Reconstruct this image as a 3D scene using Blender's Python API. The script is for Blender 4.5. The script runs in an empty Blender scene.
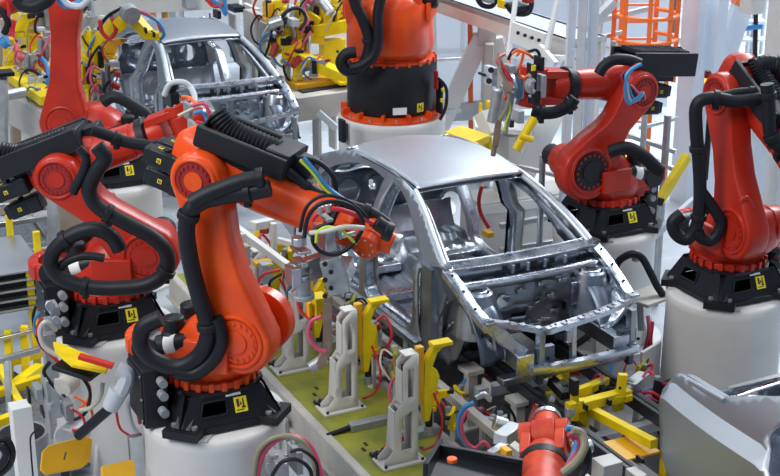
import bpy, bmesh, math, random
from math import sin, cos, pi, radians, atan2, sqrt
from mathutils import Vector, Matrix, geometry
V = Vector
random.seed(7)
SC = bpy.context.scene
COL = SC.collection
CAMH, PITCH, FPX = 5.3, radians(19.6), 1400.0

def at(u, v, Y):
    """world point at depth Y (metres in front of the camera foot) seen at photo pixel u,v"""
    a = (u-390)/FPX; b = (238-v)/FPX
    d = V((a, cos(PITCH)+b*sin(PITCH), -sin(PITCH)+b*cos(PITCH)))
    t = Y/d.y
    return V((d.x*t, Y, CAMH+d.z*t))
def atz(u, v, z):
    a = (u-390)/FPX; b = (238-v)/FPX
    d = V((a, cos(PITCH)+b*sin(PITCH), -sin(PITCH)+b*cos(PITCH)))
    t = (z-CAMH)/d.z
    return V((d.x*t, d.y*t, z))

# ---------------- materials
MATS = {}
def mat(name, col, rough=.5, metal=0., noise=0., nscale=6., bump=0., bscale=40., emit=0., coat=0., rvar=0., trans=0., alt=None, spec=.5):
    m = bpy.data.materials.new(name); m.use_nodes = True
    nt = m.node_tree; b = nt.nodes['Principled BSDF']
    b.inputs['Base Color'].default_value = (*col, 1)
    b.inputs['Roughness'].default_value = rough
    b.inputs['Metallic'].default_value = metal
    b.inputs['Specular IOR Level'].default_value = spec
    if coat: b.inputs['Coat Weight'].default_value = coat; b.inputs['Coat Roughness'].default_value = .15
    if trans: b.inputs['Transmission Weight'].default_value = trans
    if emit:
        b.inputs['Emission Color'].default_value = (*col, 1); b.inputs['Emission Strength'].default_value = emit
    tc = nt.nodes.new('ShaderNodeTexCoord')
    if noise or rvar:
        n = nt.nodes.new('ShaderNodeTexNoise'); n.inputs['Scale'].default_value = nscale; n.inputs['Detail'].default_value = 6
        nt.links.new(tc.outputs['Object'], n.inputs['Vector'])
        if noise:
            r = nt.nodes.new('ShaderNodeValToRGB')
            r.color_ramp.elements[0].position = .35; r.color_ramp.elements[1].position = .68
            c2 = alt if alt else tuple(c*(1-noise) for c in col)
            r.color_ramp.elements[0].color = (*c2, 1); r.color_ramp.elements[1].color = (*col, 1)
            nt.links.new(n.outputs['Fac'], r.inputs['Fac']); nt.links.new(r.outputs['Color'], b.inputs['Base Color'])
        if rvar:
            mr = nt.nodes.new('ShaderNodeMapRange'); mr.inputs['To Min'].default_value = max(.05, rough-rvar); mr.inputs['To Max'].default_value = min(1, rough+rvar)
            mr.inputs['From Min'].default_value = .3; mr.inputs['From Max'].default_value = .7
            nt.links.new(n.outputs['Fac'], mr.inputs['Value']); nt.links.new(mr.outputs['Result'], b.inputs['Roughness'])
    if bump:
        n2 = nt.nodes.new('ShaderNodeTexNoise'); n2.inputs['Scale'].default_value = bscale; n2.inputs['Detail'].default_value = 4
        nt.links.new(tc.outputs['Object'], n2.inputs['Vector'])
        bp = nt.nodes.new('ShaderNodeBump'); bp.inputs['Strength'].default_value = bump; bp.inputs['Distance'].default_value = .02
        nt.links.new(n2.outputs['Fac'], bp.inputs['Height']); nt.links.new(bp.outputs['Normal'], b.inputs['Normal'])
    MATS[name] = m
    return m
mat('paint_orange', (.80,.09,.010), .3, noise=.25, nscale=3, coat=.1, alt=(.62,.05,.008), spec=.3)
mat('paint_red', (.52,.026,.010), .36, noise=.22, nscale=4, coat=.08, spec=.3)
mat('paint_worn', (.40,.02,.012), .42, noise=.5, nscale=9, alt=(.62,.07,.018), spec=.3)
mat('paint_darkred', (.36,.015,.012), .45, noise=.3, nscale=8)
mat('cast_black', (.012,.014,.018), .45, noise=.3, nscale=9, spec=.3)
mat('rubber', (.008,.010,.014), .5, spec=.3)
mat('rubber_rib', (.012,.014,.018), .4, spec=.3)
mat('plastic_black', (.012,.014,.018), .42, spec=.3)
mat('sticker_yellow', (.9,.72,.02), .5)
mat('label_white', (.8,.8,.8), .5)
mat('ink', (.02,.02,.02), .6)
mat('white_paint', (.66,.64,.6), .5, noise=.12, nscale=3)
mat('pedestal', (.70,.69,.67), .55, noise=.12, nscale=2.2, bump=.05)
mat('beige_paint', (.52,.49,.44), .5, noise=.2, nscale=4)
mat('white_clean', (.75,.75,.74), .45)
mat('yellow', (.88,.64,.008), .42, noise=.2, nscale=7, spec=.3)
mat('yellow_amber', (.82,.42,.01), .42, noise=.15, nscale=5)
mat('yellow_green', (.33,.32,.02), .45, noise=.4, nscale=4, alt=(.17,.19,.03))
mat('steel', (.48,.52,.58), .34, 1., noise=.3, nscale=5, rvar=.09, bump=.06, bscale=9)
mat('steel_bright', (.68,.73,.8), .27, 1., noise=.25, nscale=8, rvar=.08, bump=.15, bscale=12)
mat('steel_mid', (.42,.47,.54), .38, 1., noise=.3, nscale=6, rvar=.08, bump=.05, bscale=8)
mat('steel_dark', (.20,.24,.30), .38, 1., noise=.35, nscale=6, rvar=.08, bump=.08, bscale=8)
mat('steel_panel', (.50,.53,.57), .43, 1., noise=.06, nscale=2)
mat('alu', (.62,.64,.66), .34, 1., noise=.15, nscale=12)
mat('alu_dull', (.42,.44,.46), .5, .6, noise=.2, nscale=14)
mat('bronze', (.30,.21,.15), .5, .3, noise=.3, nscale=10)
mat('grey_paint', (.30,.32,.34), .5, noise=.15)
mat('grey_light', (.50,.53,.57), .5, noise=.1)
mat('dark_gap', (.01,.011,.013), .8)
mat('rail_black', (.03,.034,.042), .32, noise=.3, nscale=8)
mat('hose_red', (.55,.02,.03), .4)
mat('hose_blue', (.04,.22,.5), .4)
mat('hose_pink', (.55,.06,.13), .4)
mat('hose_clear', (.5,.5,.42), .35)
mat('hose_olive', (.25,.23,.15), .4)
mat('hose_yg', (.5,.65,.05), .4)
mat('hose_orange', (.85,.14,.02), .4)
mat('orange_rail', (.85,.17,.03), .45)
mat('wood', (.42,.33,.25), .6, noise=.25, nscale=3)
mat('column_white', (.62,.67,.74), .6, noise=.06)
mat('panel_white', (.60,.66,.74), .55, noise=.03, nscale=1.2)
mat('floor', (.55,.59,.64), .28, noise=.22, nscale=1.1, rvar=.1)
mat('pit', (.17,.17,.17), .5, noise=.5, nscale=5)
mat('tread', (.28,.32,.38), .35, .7, noise=.45, nscale=22, bump=.4, bscale=40)
mat('beige_col', (.58,.57,.56), .5, noise=.08)
mat('brown_panel', (.12,.10,.09), .5, noise=.2)
mat('glow_green', (.1,.9,.2), .4, emit=2.)
mat('glow_yellow', (.95,.75,.05), .4, emit=.8)

# ---------------- mesh builder
class MB:
    def __init__(s, M=None):
        s.v = []; s.f = []; s.mi = []; s.mats = []; s.M = M or Matrix()
    def _m(s, m):
        if m not in s.mats: s.mats.append(m)
        return s.mats.index(m)
    def add(s, vs, fs, m):
        o = len(s.v); k = s._m(m)
        s.v += [s.M @ V(p) for p in vs]
        s.f += [tuple(i+o for i in f) for f in fs]; s.mi += [k]*len(fs)
    def box(s, c, d, m, R=None):
        c = V(c); h = V(d)/2; vs = []
        for x in (-1, 1):
            for y in (-1, 1):
                for z in (-1, 1):
                    p = V((x*h.x, y*h.y, z*h.z))
                    if R: p = R @ p
                    vs.append(c+p)
        s.add(vs, [(0,1,3,2),(4,6,7,5),(0,4,5,1),(2,3,7,6),(0,2,6,4),(1,5,7,3)], m)
    def frame(s, p, q, up=(0,0,1)):
        x = (V(q)-V(p)).normalized(); u = V(up)
        if abs(x.dot(u)) > .98: u = V((1,0,0)) if abs(x.x) < .9 else V((0,1,0))
        y = u.cross(x).normalized(); z = x.cross(y)
        return x, y, z
    def beam(s, p, q, w, h, m, up=(0,0,1), w2=None, h2=None):
        p = V(p); q = V(q); x, y, z = s.frame(p, q, up)
        w2 = w if w2 is None else w2; h2 = h if h2 is None else h2
        vs = [p+y*a*w/2+z*b*h/2 for a, b in ((-1,-1),(1,-1),(1,1),(-1,1))]+[q+y*a*w2/2+z*b*h2/2 for a, b in ((-1,-1),(1,-1),(1,1),(-1,1))]
        s.add(vs, [(0,3,2,1),(4,5,6,7),(0,1,5,4),(1,2,6,5),(2,3,7,6),(3,0,4,7)], m)
    def cyl(s, p, q, r, m, r2=None, n=16, up=(0,0,1)):
        p = V(p); q = V(q); r2 = r if r2 is None else r2
        x, y, z = s.frame(p, q, up); vs = []
        for c, rr in ((p, r), (q, r2)):
            for i in range(n):
                a = 2*pi*i/n; vs.append(c+y*cos(a)*rr+z*sin(a)*rr)
        s.add(vs, [(i, (i+1) % n, n+(i+1) % n, n+i) for i in range(n)]+[tuple(range(n))[::-1], tuple(range(n, 2*n))], m)
    def lathe(s, p, q, prof, m, n=20, up=(0,0,1)):
        """prof: list of (distance along p->q in metres, radius)"""
        p = V(p); x, y, z = s.frame(p, q, up); vs = []; fs = []
        for d, r in prof:
            for i in range(n):
                a = 2*pi*i/n; vs.append(p+x*d+y*cos(a)*r+z*sin(a)*r)
        for k in range(len(prof)-1):
            for i in range(n):
                fs.append((k*n+i, k*n+(i+1) % n, (k+1)*n+(i+1) % n, (k+1)*n+i))
        fs += [tuple(range(n))[::-1], tuple(range((len(prof)-1)*n, len(prof)*n))]
        s.add(vs, fs, m)
    def tube(s, pts, r, m, n=8, seg=6, smooth=True, rib=0., ring=None, rr=None):
        pts = [V(p) for p in pts]
        if smooth and len(pts) > 2: pts = spline(pts, seg)
        if rib:
            L = sum((pts[i+1]-pts[i]).length for i in range(len(pts)-1)); k = max(4, int(L/rib)); pts = resample(pts, k*2)
        N = len(pts); fr = None; vs = []; fs = []
        for i, p in enumerate(pts):
            t = (pts[min(i+1, N-1)]-pts[max(i-1, 0)]).normalized()
            if fr is None:
                u = V((0,0,1)) if abs(t.z) < .9 else V((1,0,0)); fr = (u-t*u.dot(t)).normalized()
            else:
                fr = (fr-t*fr.dot(t))
                fr = fr.normalized() if fr.length > 1e-5 else t.orthogonal().normalized()
            b = t.cross(fr)
            ri = (rr[0]+(rr[1]-rr[0])*i/(N-1)) if rr else r
            if rib: ri = r*(1.0 if i % 2 else .86)
            for k in range(n):
                a = 2*pi*k/n; vs.append(p+fr*cos(a)*ri+b*sin(a)*ri)
        for i in range(N-1):
            for k in range(n): fs.append((i*n+k, i*n+(k+1) % n, (i+1)*n+(k+1) % n, (i+1)*n+k))
        fs += [tuple(range(n))[::-1], tuple(range((N-1)*n, N*n))]
        s.add(vs, fs, m)
    def prism(s, out, y0, y1, m, fn=None):
        """outline in (x,z), extruded in y"""
        n = len(out); fn = fn or (lambda x, y, z: (x, y, z))
        vs = [fn(x, y0, z) for x, z in out]+[fn(x, y1, z) for x, z in out]
        s.add(vs, [tuple(range(n)), tuple(range(n, 2*n))[::-1]]+[(i, n+i, n+(i+1) % n, (i+1) % n) for i in range(n)], m)
    def loft(s, rings, m, caps=True):
        n = len(rings[0]); vs = [p for r in rings for p in r]; fs = []
        for k in range(len(rings)-1):
            for i in range(n): fs.append((k*n+i, k*n+(i+1) % n, (k+1)*n+(i+1) % n, (k+1)*n+i))
        if caps: fs += [tuple(range(n))[::-1], tuple(range((len(rings)-1)*n, len(rings)*n))]
        s.add(vs, fs, m)
    def ball(s, c, r, m, n=12, sc=(1,1,1)):
        c = V(c); vs = []; fs = []; h = n//2
        for j in range(1, h):
            a = pi*j/h
            for i in range(n):
                b = 2*pi*i/n; vs.append(c+V((sin(a)*cos(b)*sc[0], sin(a)*sin(b)*sc[1], cos(a)*sc[2]))*r)
        vs += [c+V((0,0,r*sc[2])), c-V((0,0,r*sc[2]))]; T = len(vs)-2
        for j in range(h-2):
            for i in range(n): fs.append((j*n+i, (j+1)*n+i, (j+1)*n+(i+1) % n, j*n+(i+1) % n))
        for i in range(n):
            fs.append((T, i, (i+1) % n)); fs.append((T+1, (h-2)*n+(i+1) % n, (h-2)*n+i))
        s.add(vs, fs, m)
    def torus(s, c, ax, R, r, m, n=24, k=8):
        c = V(c); x, y, z = s.frame((0,0,0), ax); vs = []; fs = []
        for i in range(n):
            a = 2*pi*i/n; d = y*cos(a)+z*sin(a)
            for j in range(k):
                b = 2*pi*j/k; vs.append(c+d*(R+r*cos(b))+x*r*sin(b))
        for i in range(n):
            for j in range(k): fs.append((i*k+j, ((i+1) % n)*k+j, ((i+1) % n)*k+(j+1) % k, i*k+(j+1) % k))
        s.add(vs, fs, m)
    def bolts(s, c, ax, R, k, r, h, m, n=6, ph=0):
        c = V(c); x, y, z = s.frame((0,0,0), ax)
        for i in range(k):
            a = 2*pi*i/k+ph; p = c+(y*cos(a)+z*sin(a))*R; s.cyl(p, p+x*h, r, m, n=n)
    def grid(s, nx, ny, fn, m, th=0., flip=False):
        vs = []; fs = []
        for i in range(nx+1):
            for j in range(ny+1): vs.append(fn(i/nx, j/ny))
        for i in range(nx):
            for j in range(ny):
                a = i*(ny+1)+j; f = (a, a+1, a+ny+2, a+ny+1); fs.append(f[::-1] if flip else f)
        s.add(vs, fs, m)
    def sheet(s, out, holes, fn, m, res=.08, lines=()):
        """flat outline with holes, triangulated finely and mapped by fn(a,b)->xyz"""
        pts = []; edges = []
        def loop(L):
            P = []
            for i in range(len(L)):
                a = V(L[i]).to_2d() if len(L[i]) > 2 else V(L[i]); b = V(L[(i+1) % len(L)])
                k = max(1, int((b-a).length/(res*1.3)))
                for j in range(k): P.append(a.lerp(b, j/k))
            o = len(pts); pts.extend(P)
            for j in range(len(P)): edges.append((o+j, o+(j+1) % len(P)))
            return P
        O = loop(out); Hs = [loop(h) for h in holes]
        for ln in lines:
            a, b = V(ln[0]), V(ln[1]); k = max(1, int((b-a).length/res)); o = len(pts)
            pts.extend(a.lerp(b, j/k) for j in range(k+1)); edges.extend((o+j, o+j+1) for j in range(k))
        xs = [p.x for p in O]; ys = [p.y for p in O]
        def inside(p, L):
            c = False; j = len(L)-1
            for i in range(len(L)):
                if (L[i].y > p.y) != (L[j].y > p.y) and p.x < (L[j].x-L[i].x)*(p.y-L[i].y)/(L[j].y-L[i].y)+L[i].x: c = not c
                j = i
            return c
        nb = list(pts); y = min(ys)+res*.5; row = 0
        while y < max(ys):
            x = min(xs)+res*(.5 if row % 2 else .1)
            while x < max(xs):
                p = V((x, y))
                if inside(p, O) and not any(inside(p, h) for h in Hs) and min((p-q).length_squared for q in nb) > (res*.45)**2: pts.append(p)
                x += res
            y += res*.87; row += 1
        vv, ee, ff, _, _, _ = geometry.delaunay_2d_cdt(pts, edges, [], 0, 1e-5)
        fs = []
        for f in ff:
            c = sum((vv[i] for i in f), V((0,0)))/len(f)
            if inside(c, O) and not any(inside(c, h) for h in Hs): fs.append(tuple(f))
        s.add([fn(p.x, p.y) for p in vv], fs, m)
def spline(P, seg=6):
    out = []
    for i in range(len(P)-1):
        a = P[max(i-1, 0)]; b = P[i]; c = P[i+1]; d = P[min(i+2, len(P)-1)]
        for k in range(seg):
            t = k/seg
            out.append(.5*((2*b)+(-a+c)*t+(2*a-5*b+4*c-d)*t*t+(-a+3*b-3*c+d)*t**3))
    out.append(P[-1]); return out
def resample(P, k):
    L = [0]
    for i in range(len(P)-1): L.append(L[-1]+(P[i+1]-P[i]).length)
    out = []; j = 0
    for i in range(k+1):
        s = L[-1]*i/k
        while j < len(P)-2 and L[j+1] < s: j += 1
        d = L[j+1]-L[j]; out.append(P[j].lerp(P[j+1], (s-L[j])/d if d > 0 else 0))
    return out
def circ(cx, cy, r, n=12, sx=1, sy=1): return [(cx+r*sx*cos(2*pi*i/n), cy+r*sy*sin(2*pi*i/n)) for i in range(n)]
def rrect(x0, y0, x1, y1, r=.02, n=3):
    o = []
    for cx, cy, a0 in ((x1-r, y0+r, -90), (x1-r, y1-r, 0), (x0+r, y1-r, 90), (x0+r, y0+r, 180)):
        for k in range(n+1):
            a = radians(a0+90*k/n); o.append((cx+r*cos(a), cy+r*sin(a)))
    return o
def csp(P, seg=5, closed=False):
    Q = [V((*p, 0)) for p in P]
    return [(q.x, q.y) for q in spline(Q, seg)]

def obj(name, mb, parent=None, bevel=0., solid=0., ang=35, kind=None, seg=2, soff=0):
    me = bpy.data.meshes.new(name); me.from_pydata([tuple(p) for p in mb.v], [], mb.f)
    for m in mb.mats: me.materials.append(MATS[m])
    me.polygons.foreach_set('material_index', mb.mi)
    bm = bmesh.new(); bm.from_mesh(me)
    bmesh.ops.remove_doubles(bm, verts=bm.verts, dist=1e-5)
    bmesh.ops.recalc_face_normals(bm, faces=bm.faces); bm.to_mesh(me); bm.free()
    me.polygons.foreach_set('use_smooth', [True]*len(me.polygons)); me.set_sharp_from_angle(angle=radians(ang))
    o = bpy.data.objects.new(name, me); COL.objects.link(o)
    if parent is not None: o.parent = parent
    if solid:
        md = o.modifiers.new('thickness', 'SOLIDIFY'); md.thickness = solid; md.offset = soff
    if bevel:
        md = o.modifiers.new('bevel', 'BEVEL'); md.width = bevel; md.segments = seg; md.limit_method = 'ANGLE'; md.angle_limit = radians(38); md.harden_normals = False
    if kind: o['kind'] = kind
    return o
def obj_each(name, mb, parent=None, **kw):
    """the same, but every separate piece becomes an object of its own"""
    par = list(range(len(mb.v)))
    def find(i):
        while par[i] != i: par[i] = par[par[i]]; i = par[i]
        return i
    for f in mb.f:
        for i in f[1:]: par[find(i)] = find(f[0])
    grp = {}
    for k, f in enumerate(mb.f): grp.setdefault(find(f[0]), []).append(k)
    for ks in grp.values():
        m2 = MB(); idx = {}; m2.mats = mb.mats
        for k in ks:
            g = []
            for i in mb.f[k]:
                if i not in idx: idx[i] = len(m2.v); m2.v.append(mb.v[i])
                g.append(idx[i])
            m2.f.append(tuple(g)); m2.mi.append(mb.mi[k])
        o = obj(name, m2, parent, **kw)
    return o
def tag(o, label, cat, group=None, kind=None):
    o['label'] = label; o['category'] = cat
    if group: o['group'] = group
    if kind: o['kind'] = kind
    return o
def thing(name, label, cat, loc=(0,0,0), rz=0., group=None, M=None):
    o = bpy.data.objects.new(name, None); COL.objects.link(o); o.empty_display_size = .2
    if M is not None: o.matrix_world = M
    else: o.location = loc; o.rotation_euler = (0,0,rz)
    return tag(o, label, cat, group)
def W(root_loc, rz):
    return Matrix.Translation(V(root_loc)) @ Matrix.Rotation(rz, 4, 'Z')
def copy_tree(o, parent=None):
    c = o.copy(); COL.objects.link(c); c.parent = parent
    for ch in list(o.children): copy_tree(ch, c)
    return c
def pedestal(x, y, r, h, label, az=-60, flange=True):
    t = thing('robot_pedestal', label, 'pedestal', (x,y,0), radians(az), 'round concrete-white robot pedestals')
    m = MB(); m.lathe((0,0,0), (0,0,1), [(0,r*1.0),(h-.1,r*.985),(h-.085,r*1.0),(h-.03,r*1.0),(h-.012,r*.985),(h,r*.95)], 'pedestal', n=56)
    obj('column', m, t, ang=40)
    m = MB(); m.lathe((0,0,0), (0,0,1), [(0,r*1.22),(.03,r*1.22),(.035,r*1.2)], 'pedestal', n=40); obj('foot_flange', m, t)
    for k in range(6):
        a = pi/3*k+.35; d = V((cos(a), sin(a), 0)); m = MB()
        p = d*(r*.97); q = d*(r*1.2)
        n = V((-sin(a), cos(a), 0))*.012
        vs = [p+V((0,0,.03)), q+V((0,0,.03)), q+V((0,0,.06)), p+V((0,0,.32))]
        m.add([v+n for v in vs]+[v-n for v in vs], [(0,1,2,3),(7,6,5,4),(0,4,5,1),(1,5,6,2),(2,6,7,3),(3,7,4,0)], 'pedestal'); obj('gusset', m, t)
    m = MB(); rr = .33
    for k in range(4):
        a = radians(az*0+45+90*k)
        m.box((cos(a)*r*.68, sin(a)*r*.68, h+.006), (.26,.26,.014), 'white_paint', Matrix.Rotation(a, 3, 'Z'))
    obj('levelling_plate', m, t)
    return t

def sticker(m, c, n, up, w, h):
    """small yellow warning plate with a black pictogram lying on a face"""
    c = V(c); n = V(n).normalized(); up = V(up); up = (up-n*up.dot(n)).normalized(); r = up.cross(n)
    R = Matrix((r, n, up)).transposed()
    m.box(c+n*.003, (w,.004,h), 'sticker_yellow', R)
    for dx, dz, a, b in ((-.22,.12,.18,.5),(.2,.1,.1,.55),(.2,-.2,.3,.1),(-.1,-.34,.6,.06),(0,.05,.1,.2)):
        m.box(c+n*.006+r*dx*w+up*dz*h, (a*w,.003,b*h), 'ink', R)

def base_frame(root, rot, jb, wscale=1.0):
    R = Matrix.Rotation(rot, 4, 'Z')
    m = MB(R); s = .36*wscale; H = .25; c = .13
    def oct_(a, ch, z): return [V(p) for p in ((a-ch,-a,z),(a,-a+ch,z),(a,a-ch,z),(a-ch,a,z),(-a+ch,a,z),(-a,a-ch,z),(-a,-a+ch,z),(-a+ch,-a,z))]
    m.loft([oct_(s,c,.0), oct_(s,c,.035), oct_(s-.015,c,.045)], 'cast_black')
    # feet lobes
    for k in range(4):
        a = pi/4+pi/2*k; d = V((cos(a), sin(a), 0)); R3 = Matrix.Rotation(a, 3, 'Z')
        m.box(d*(s*1.17)+V((0,0,.028)), (.17,.24,.056), 'cast_black', R3)
        m.beam(d*(s*1.26)+V((0,0,.05)), d*.24+V((0,0,.24)), .11, .03, 'cast_black')
    # four sloping sides, each with a slot
    top = .27*wscale
    for k in range(4):
        a = pi/2*k; d = V((cos(a), sin(a), 0)); t = V((-sin(a), cos(a), 0))
        def fn(u, w, d=d, t=t):
            q = d*((s-.01)*(1-w)+top*w)+V((0,0,.045+w*.2)); return q+t*u*(1-.30*w)
        hole = rrect(-.2, .28, .02, .72, .04) if k != 3 else rrect(-.22, .3, -.02, .74, .04)
        out = [(-s+.02,0),(s-.02,0),(s-.02,1),(-s+.02,1)]
        mm = MB(R)
        vs = len(m.v)
        m.sheet(out, [hole], fn, 'cast_black', res=.07)
        nrm = (d*.2+V((0,0,(s-top)))).normalized()
        # rim of the slot
        rim = [fn(u, w)+nrm*.004 for u, w in hole]; m.tube(rim+[rim[0]], .008, 'cast_black', n=5, smooth=False)
    m.lathe((0,0,.02), (0,0,1), [(0,.2*wscale),(.17,.2*wscale),(.2,.29*wscale),(.235,.29*wscale)], 'cast_black', n=24)
    m.loft([oct_(top+.02,.13,.225), oct_(top+.02,.13,.25)], 'cast_black')
    bf = obj('base_frame', m, root, bevel=.006)
    m = MB(R)
    for k in range(4):
        a = pi/4+pi/2*k
        for e in (-.07,.07):
            p = V((cos(a), sin(a), 0))*(s*1.19)+V((-sin(a), cos(a), 0))*e
            m.cyl(p+V((0,0,.055)), p+V((0,0,.075)), .022, 'alu_dull', n=6)
    obj_each('bolt', m, bf)
    # warning plate + white label on the side towards the aisle
    m = MB(R); d = V((0,-1,0)); nrm = V((0,-.2,(s-top)))
    sl = lambda u, w: V((u*(1-.3*w), -((s-.01)*(1-w)+top*w), .045+w*.2))
    sticker(m, sl(.09,.5)+nrm.normalized()*.003, nrm, (0,0,1), .085, .10)
    obj('warning_plate', m, bf)
    m = MB(R); up = V((0,1,1)); R2 = Matrix((V((1,0,0)), nrm.normalized(), V((1,0,0)).cross(nrm.normalized()))).transposed()
    m.box(sl(.05,.88)+nrm.normalized()*.004, (.1,.004,.035), 'label_white', R2); obj('type_label', m, bf)
    m = MB(R)   # small mark cast on the frame, bottom of the slope
    for i, ww in enumerate((.014,.014,.012,.02,.012)):
        m.box(sl(.0+i*.022,.12)+nrm.normalized()*.004, (ww,.003,.022), 'label_white', R2)
    # connection box
    m2 = MB(R); x = jb
    m2.box((x*(s+.06), .06, .2), (.16,.34,.4), 'plastic_black'); m2.box((x*(s+.145), .06, .2), (.012,.30,.36), 'plastic_black')
    jbx = obj('connection_box', m2, root, bevel=.01)
    m2 = MB(R)
    for yy in (-.08,.2):
        for zz in (.05,.2,.36): m2.cyl((x*(s+.15), yy, zz), (x*(s+.157), yy, zz), .01, 'alu', n=6)
    for yy, zz in ((-.13,.12),(-.13,.24),(-.13,.33)):
        m2.cyl((x*(s+.03), yy+.01, zz), (x*(s+.03), yy-.06, zz), .03, 'grey_paint', n=10)
    obj_each('plug', m2, jbx)
    return bf

def robot(label, loc, psi, a2, a3, L2, L3, paint, side=-1, jb=-1, base_rot=26, wr=0, wb=0, group='six-axis welding robots', link_sc=1., counter=True, box=True, bigbase=False, z_sh=.62, x_sh=.33, boxlen=.95, boxoff=0.0, bl=1., tr=.14, dark=False, far=.15, w0s=1., bh=.17, bz=.10, ws=1., mdx=0., mdz=0., motors=True):
    psi, a2, a3 = radians(psi), radians(a2), radians(a3)
    root = thing('industrial_robot', label, 'robot', loc, psi, group)
    s = side
    S = V((x_sh,0,z_sh)); E = S+V((sin(a2),0,cos(a2)))*L2; Wp = E+V((cos(a3),0,sin(a3)))*L3
    if not bigbase: base_frame(root, radians(base_rot)-psi, jb)
    else:
        m = MB(); m.lathe((0,0,0), (0,0,1), [(0,.6),(.03,.6),(.045,.54),(.07,.5)], paint, n=40)
        for k in range(12):
            a = 2*pi*k/12; m.box((cos(a)*.54, sin(a)*.54, .07), (.13,.035,.08), paint, Matrix.Rotation(a, 3, 'Z'))
        bf = obj('base_flange', m, root, bevel=.006)
        m = MB(); m.bolts((0,0,.03), (0,0,1), .58, 24, .016, .03, 'alu_dull'); obj('bolt', m, bf)
        m = MB(); m.lathe((0,0,.06), (0,0,1), [(0,.50),(.03,.52),(.57,.52),(.60,.5)], 'cast_black', n=48)
        bb = obj('base_drum', m, root)
        m = MB(); a = radians(-75)-psi
        for aa, kind in ((-52,0),(-80,1)):
            a = radians(aa)-psi; d = V((cos(a), sin(a), 0))
            m = MB()
            if kind == 0: sticker(m, d*.524+V((0,0,.17)), d, (0,0,1), .09, .1)
            else: m.box(d*.524+V((0,0,.15)), (.01,.16,.08), 'label_white', Matrix.Rotation(a, 3, 'Z'))
            obj('type_label' if kind else 'warning_plate', m, bb)
    zb = .25 if not bigbase else .64
    # slewing ring with teeth
    m = MB(); rk = .285 if not bigbase else .5
    m.lathe((0,0,zb), (0,0,1), [(0,rk-.02),(.0,rk),(.045,rk),(.05,rk-.03),(.12,rk-.05)], paint, n=40)
    for k in range(22):
        a = 2*pi*k/22; m.box((cos(a)*(rk+.005), sin(a)*(rk+.005), zb+.03), (.03,.035,.06), paint, Matrix.Rotation(a, 3, 'Z'))
    obj('slewing_ring', m, root, bevel=.004)
    # carousel: a rounded body carrying the shoulder
    m = MB(); z0 = zb+.06
    def ring(cx, z, rx, ry, n=20, p=2.6):
        o = []
        for i in range(n):
            a = 2*pi*i/n; ca, sa = cos(a), sin(a)
            o.append(V((cx+rx*abs(ca)**(2/p)*(1 if ca >= 0 else -1), ry*abs(sa)**(2/p)*(1 if sa >= 0 else -1), z)))
        return o
    k = 1.0 if not bigbase else 1.75
    m.loft([ring(0,z0,.25*k,.25*k), ring(.02,z0+.06,.29*k,.27*k), ring(.06,z0+.14,.34*k,.28*k), ring(.12,z_sh-.05,.33*k,.26*k), ring(.18,z_sh+.06,.26*k,.2*k), ring(.22,z_sh+.14,.16*k,.14*k)], paint)
    car = obj('carousel', m, root, ang=60)
    m = MB()
    for e in (-1, 1):
        m.lathe(S+V((0,e*.09*k,0)), S+V((0,e,0)), [(0,far*k),(.10*k,far*k),(.13*k,far*.9*k),(.14*k,far*.75*k),(.14*k,.0)] if e != s else [(0,.22),(.05,.22)], paint, n=32, up=(0,0,1))
    for e in (-1, 1):
        m.box((.1,e*.27*k,z_sh-.12), (.3*k,.05,.2), paint)
    obj('shoulder_housing', m, car, bevel=.008)
    # motor of axis 2 on the far side, motor of axis 1 behind
    m = MB(); m.lathe(S+V((0,-s*.22*k,0)), S+V((0,-s,0)), [(0,.12),(.04,.12),(.05,.1),(.16,.1),(.18,.08)], 'plastic_black', n=20)
    obj('motor', m, root, bevel=.008)
    m = MB()
    for e in (-1, 1):
        m.lathe((-.2,e*.12,z0+.06), (-.2,e*.12,2), [(0,.085),(.2,.085),(.21,.07),(.3,.07),(.31,.05)], 'plastic_black', n=16)
    m.box((-.2,0,z0+.08), (.26,.42,.12), paint)
    obj('motor', m, root, bevel=.006)
    if counter:  # counterbalance cylinder
        m = MB(); A = V((-.36,s*.17,z_sh-.16)); B = V((.18,s*.17,z_sh-.02)); 
        m.cyl(A, A.lerp(B,.72), .07, 'plastic_black', n=16); m.cyl(A.lerp(B,.72), B, .035, 'alu', n=12)
        m.cyl(A-V((0,.07,0)), A+V((0,.07,0)), .1, 'plastic_black', n=18)
        m.cyl(A.lerp(B,.25), A.lerp(B,.4), .0725, 'label_white', n=16)
        m.lathe(B-V((0,.06,0)), B+V((0,.06,0)), [(0,.06),(.12,.06)], 'plastic_black', n=14)
        obj('counterbalance_cylinder', m, root, bevel=.004)
        m = MB(); zz0 = z_sh-.17
        for e in (-1, 1): m.beam((.05,e*.21,zz0-.03), (-.46,e*.17,zz0), .07, .12, paint)
        rg = [V((-.42-.14*sin(pi*i/8), -.19*cos(pi*i/8), zz0)) for i in range(9)]
        for i in range(8): m.beam(rg[i], rg[i+1]+(rg[i+1]-rg[i])*.1, .075, .12, paint)
        m.box((-.1,0,zz0-.12), (.4,.36,.12), paint)
        obj('counterbalance_bracket', m, root, bevel=.015)
    # link arm
    LM = Matrix.Translation(S) @ Matrix.Rotation(a2, 4, 'Y')
    m = MB(LM); yo = s*.15*k*bl; th = .1*k; w0, w1 = .235*link_sc*w0s, .175*link_sc
    def armoutline(w0, w1, neck):
        o = []
        for i in range(13):
            a = pi+pi*i/12; o.append((w0*cos(a), w0*sin(a)))
        o += [(w0*.80,.2),(neck*1.08,.42),(neck,.62*L2),(w1*.88,.82*L2)]
        for i in range(13):
            a = pi*i/12; o.append((w1*cos(a), L2+w1*sin(a)))
        o += [(-w1*.88,.82*L2),(-neck,.6*L2),(-neck*1.15,.4),(-w0*.92,.16)]
        return o
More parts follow.
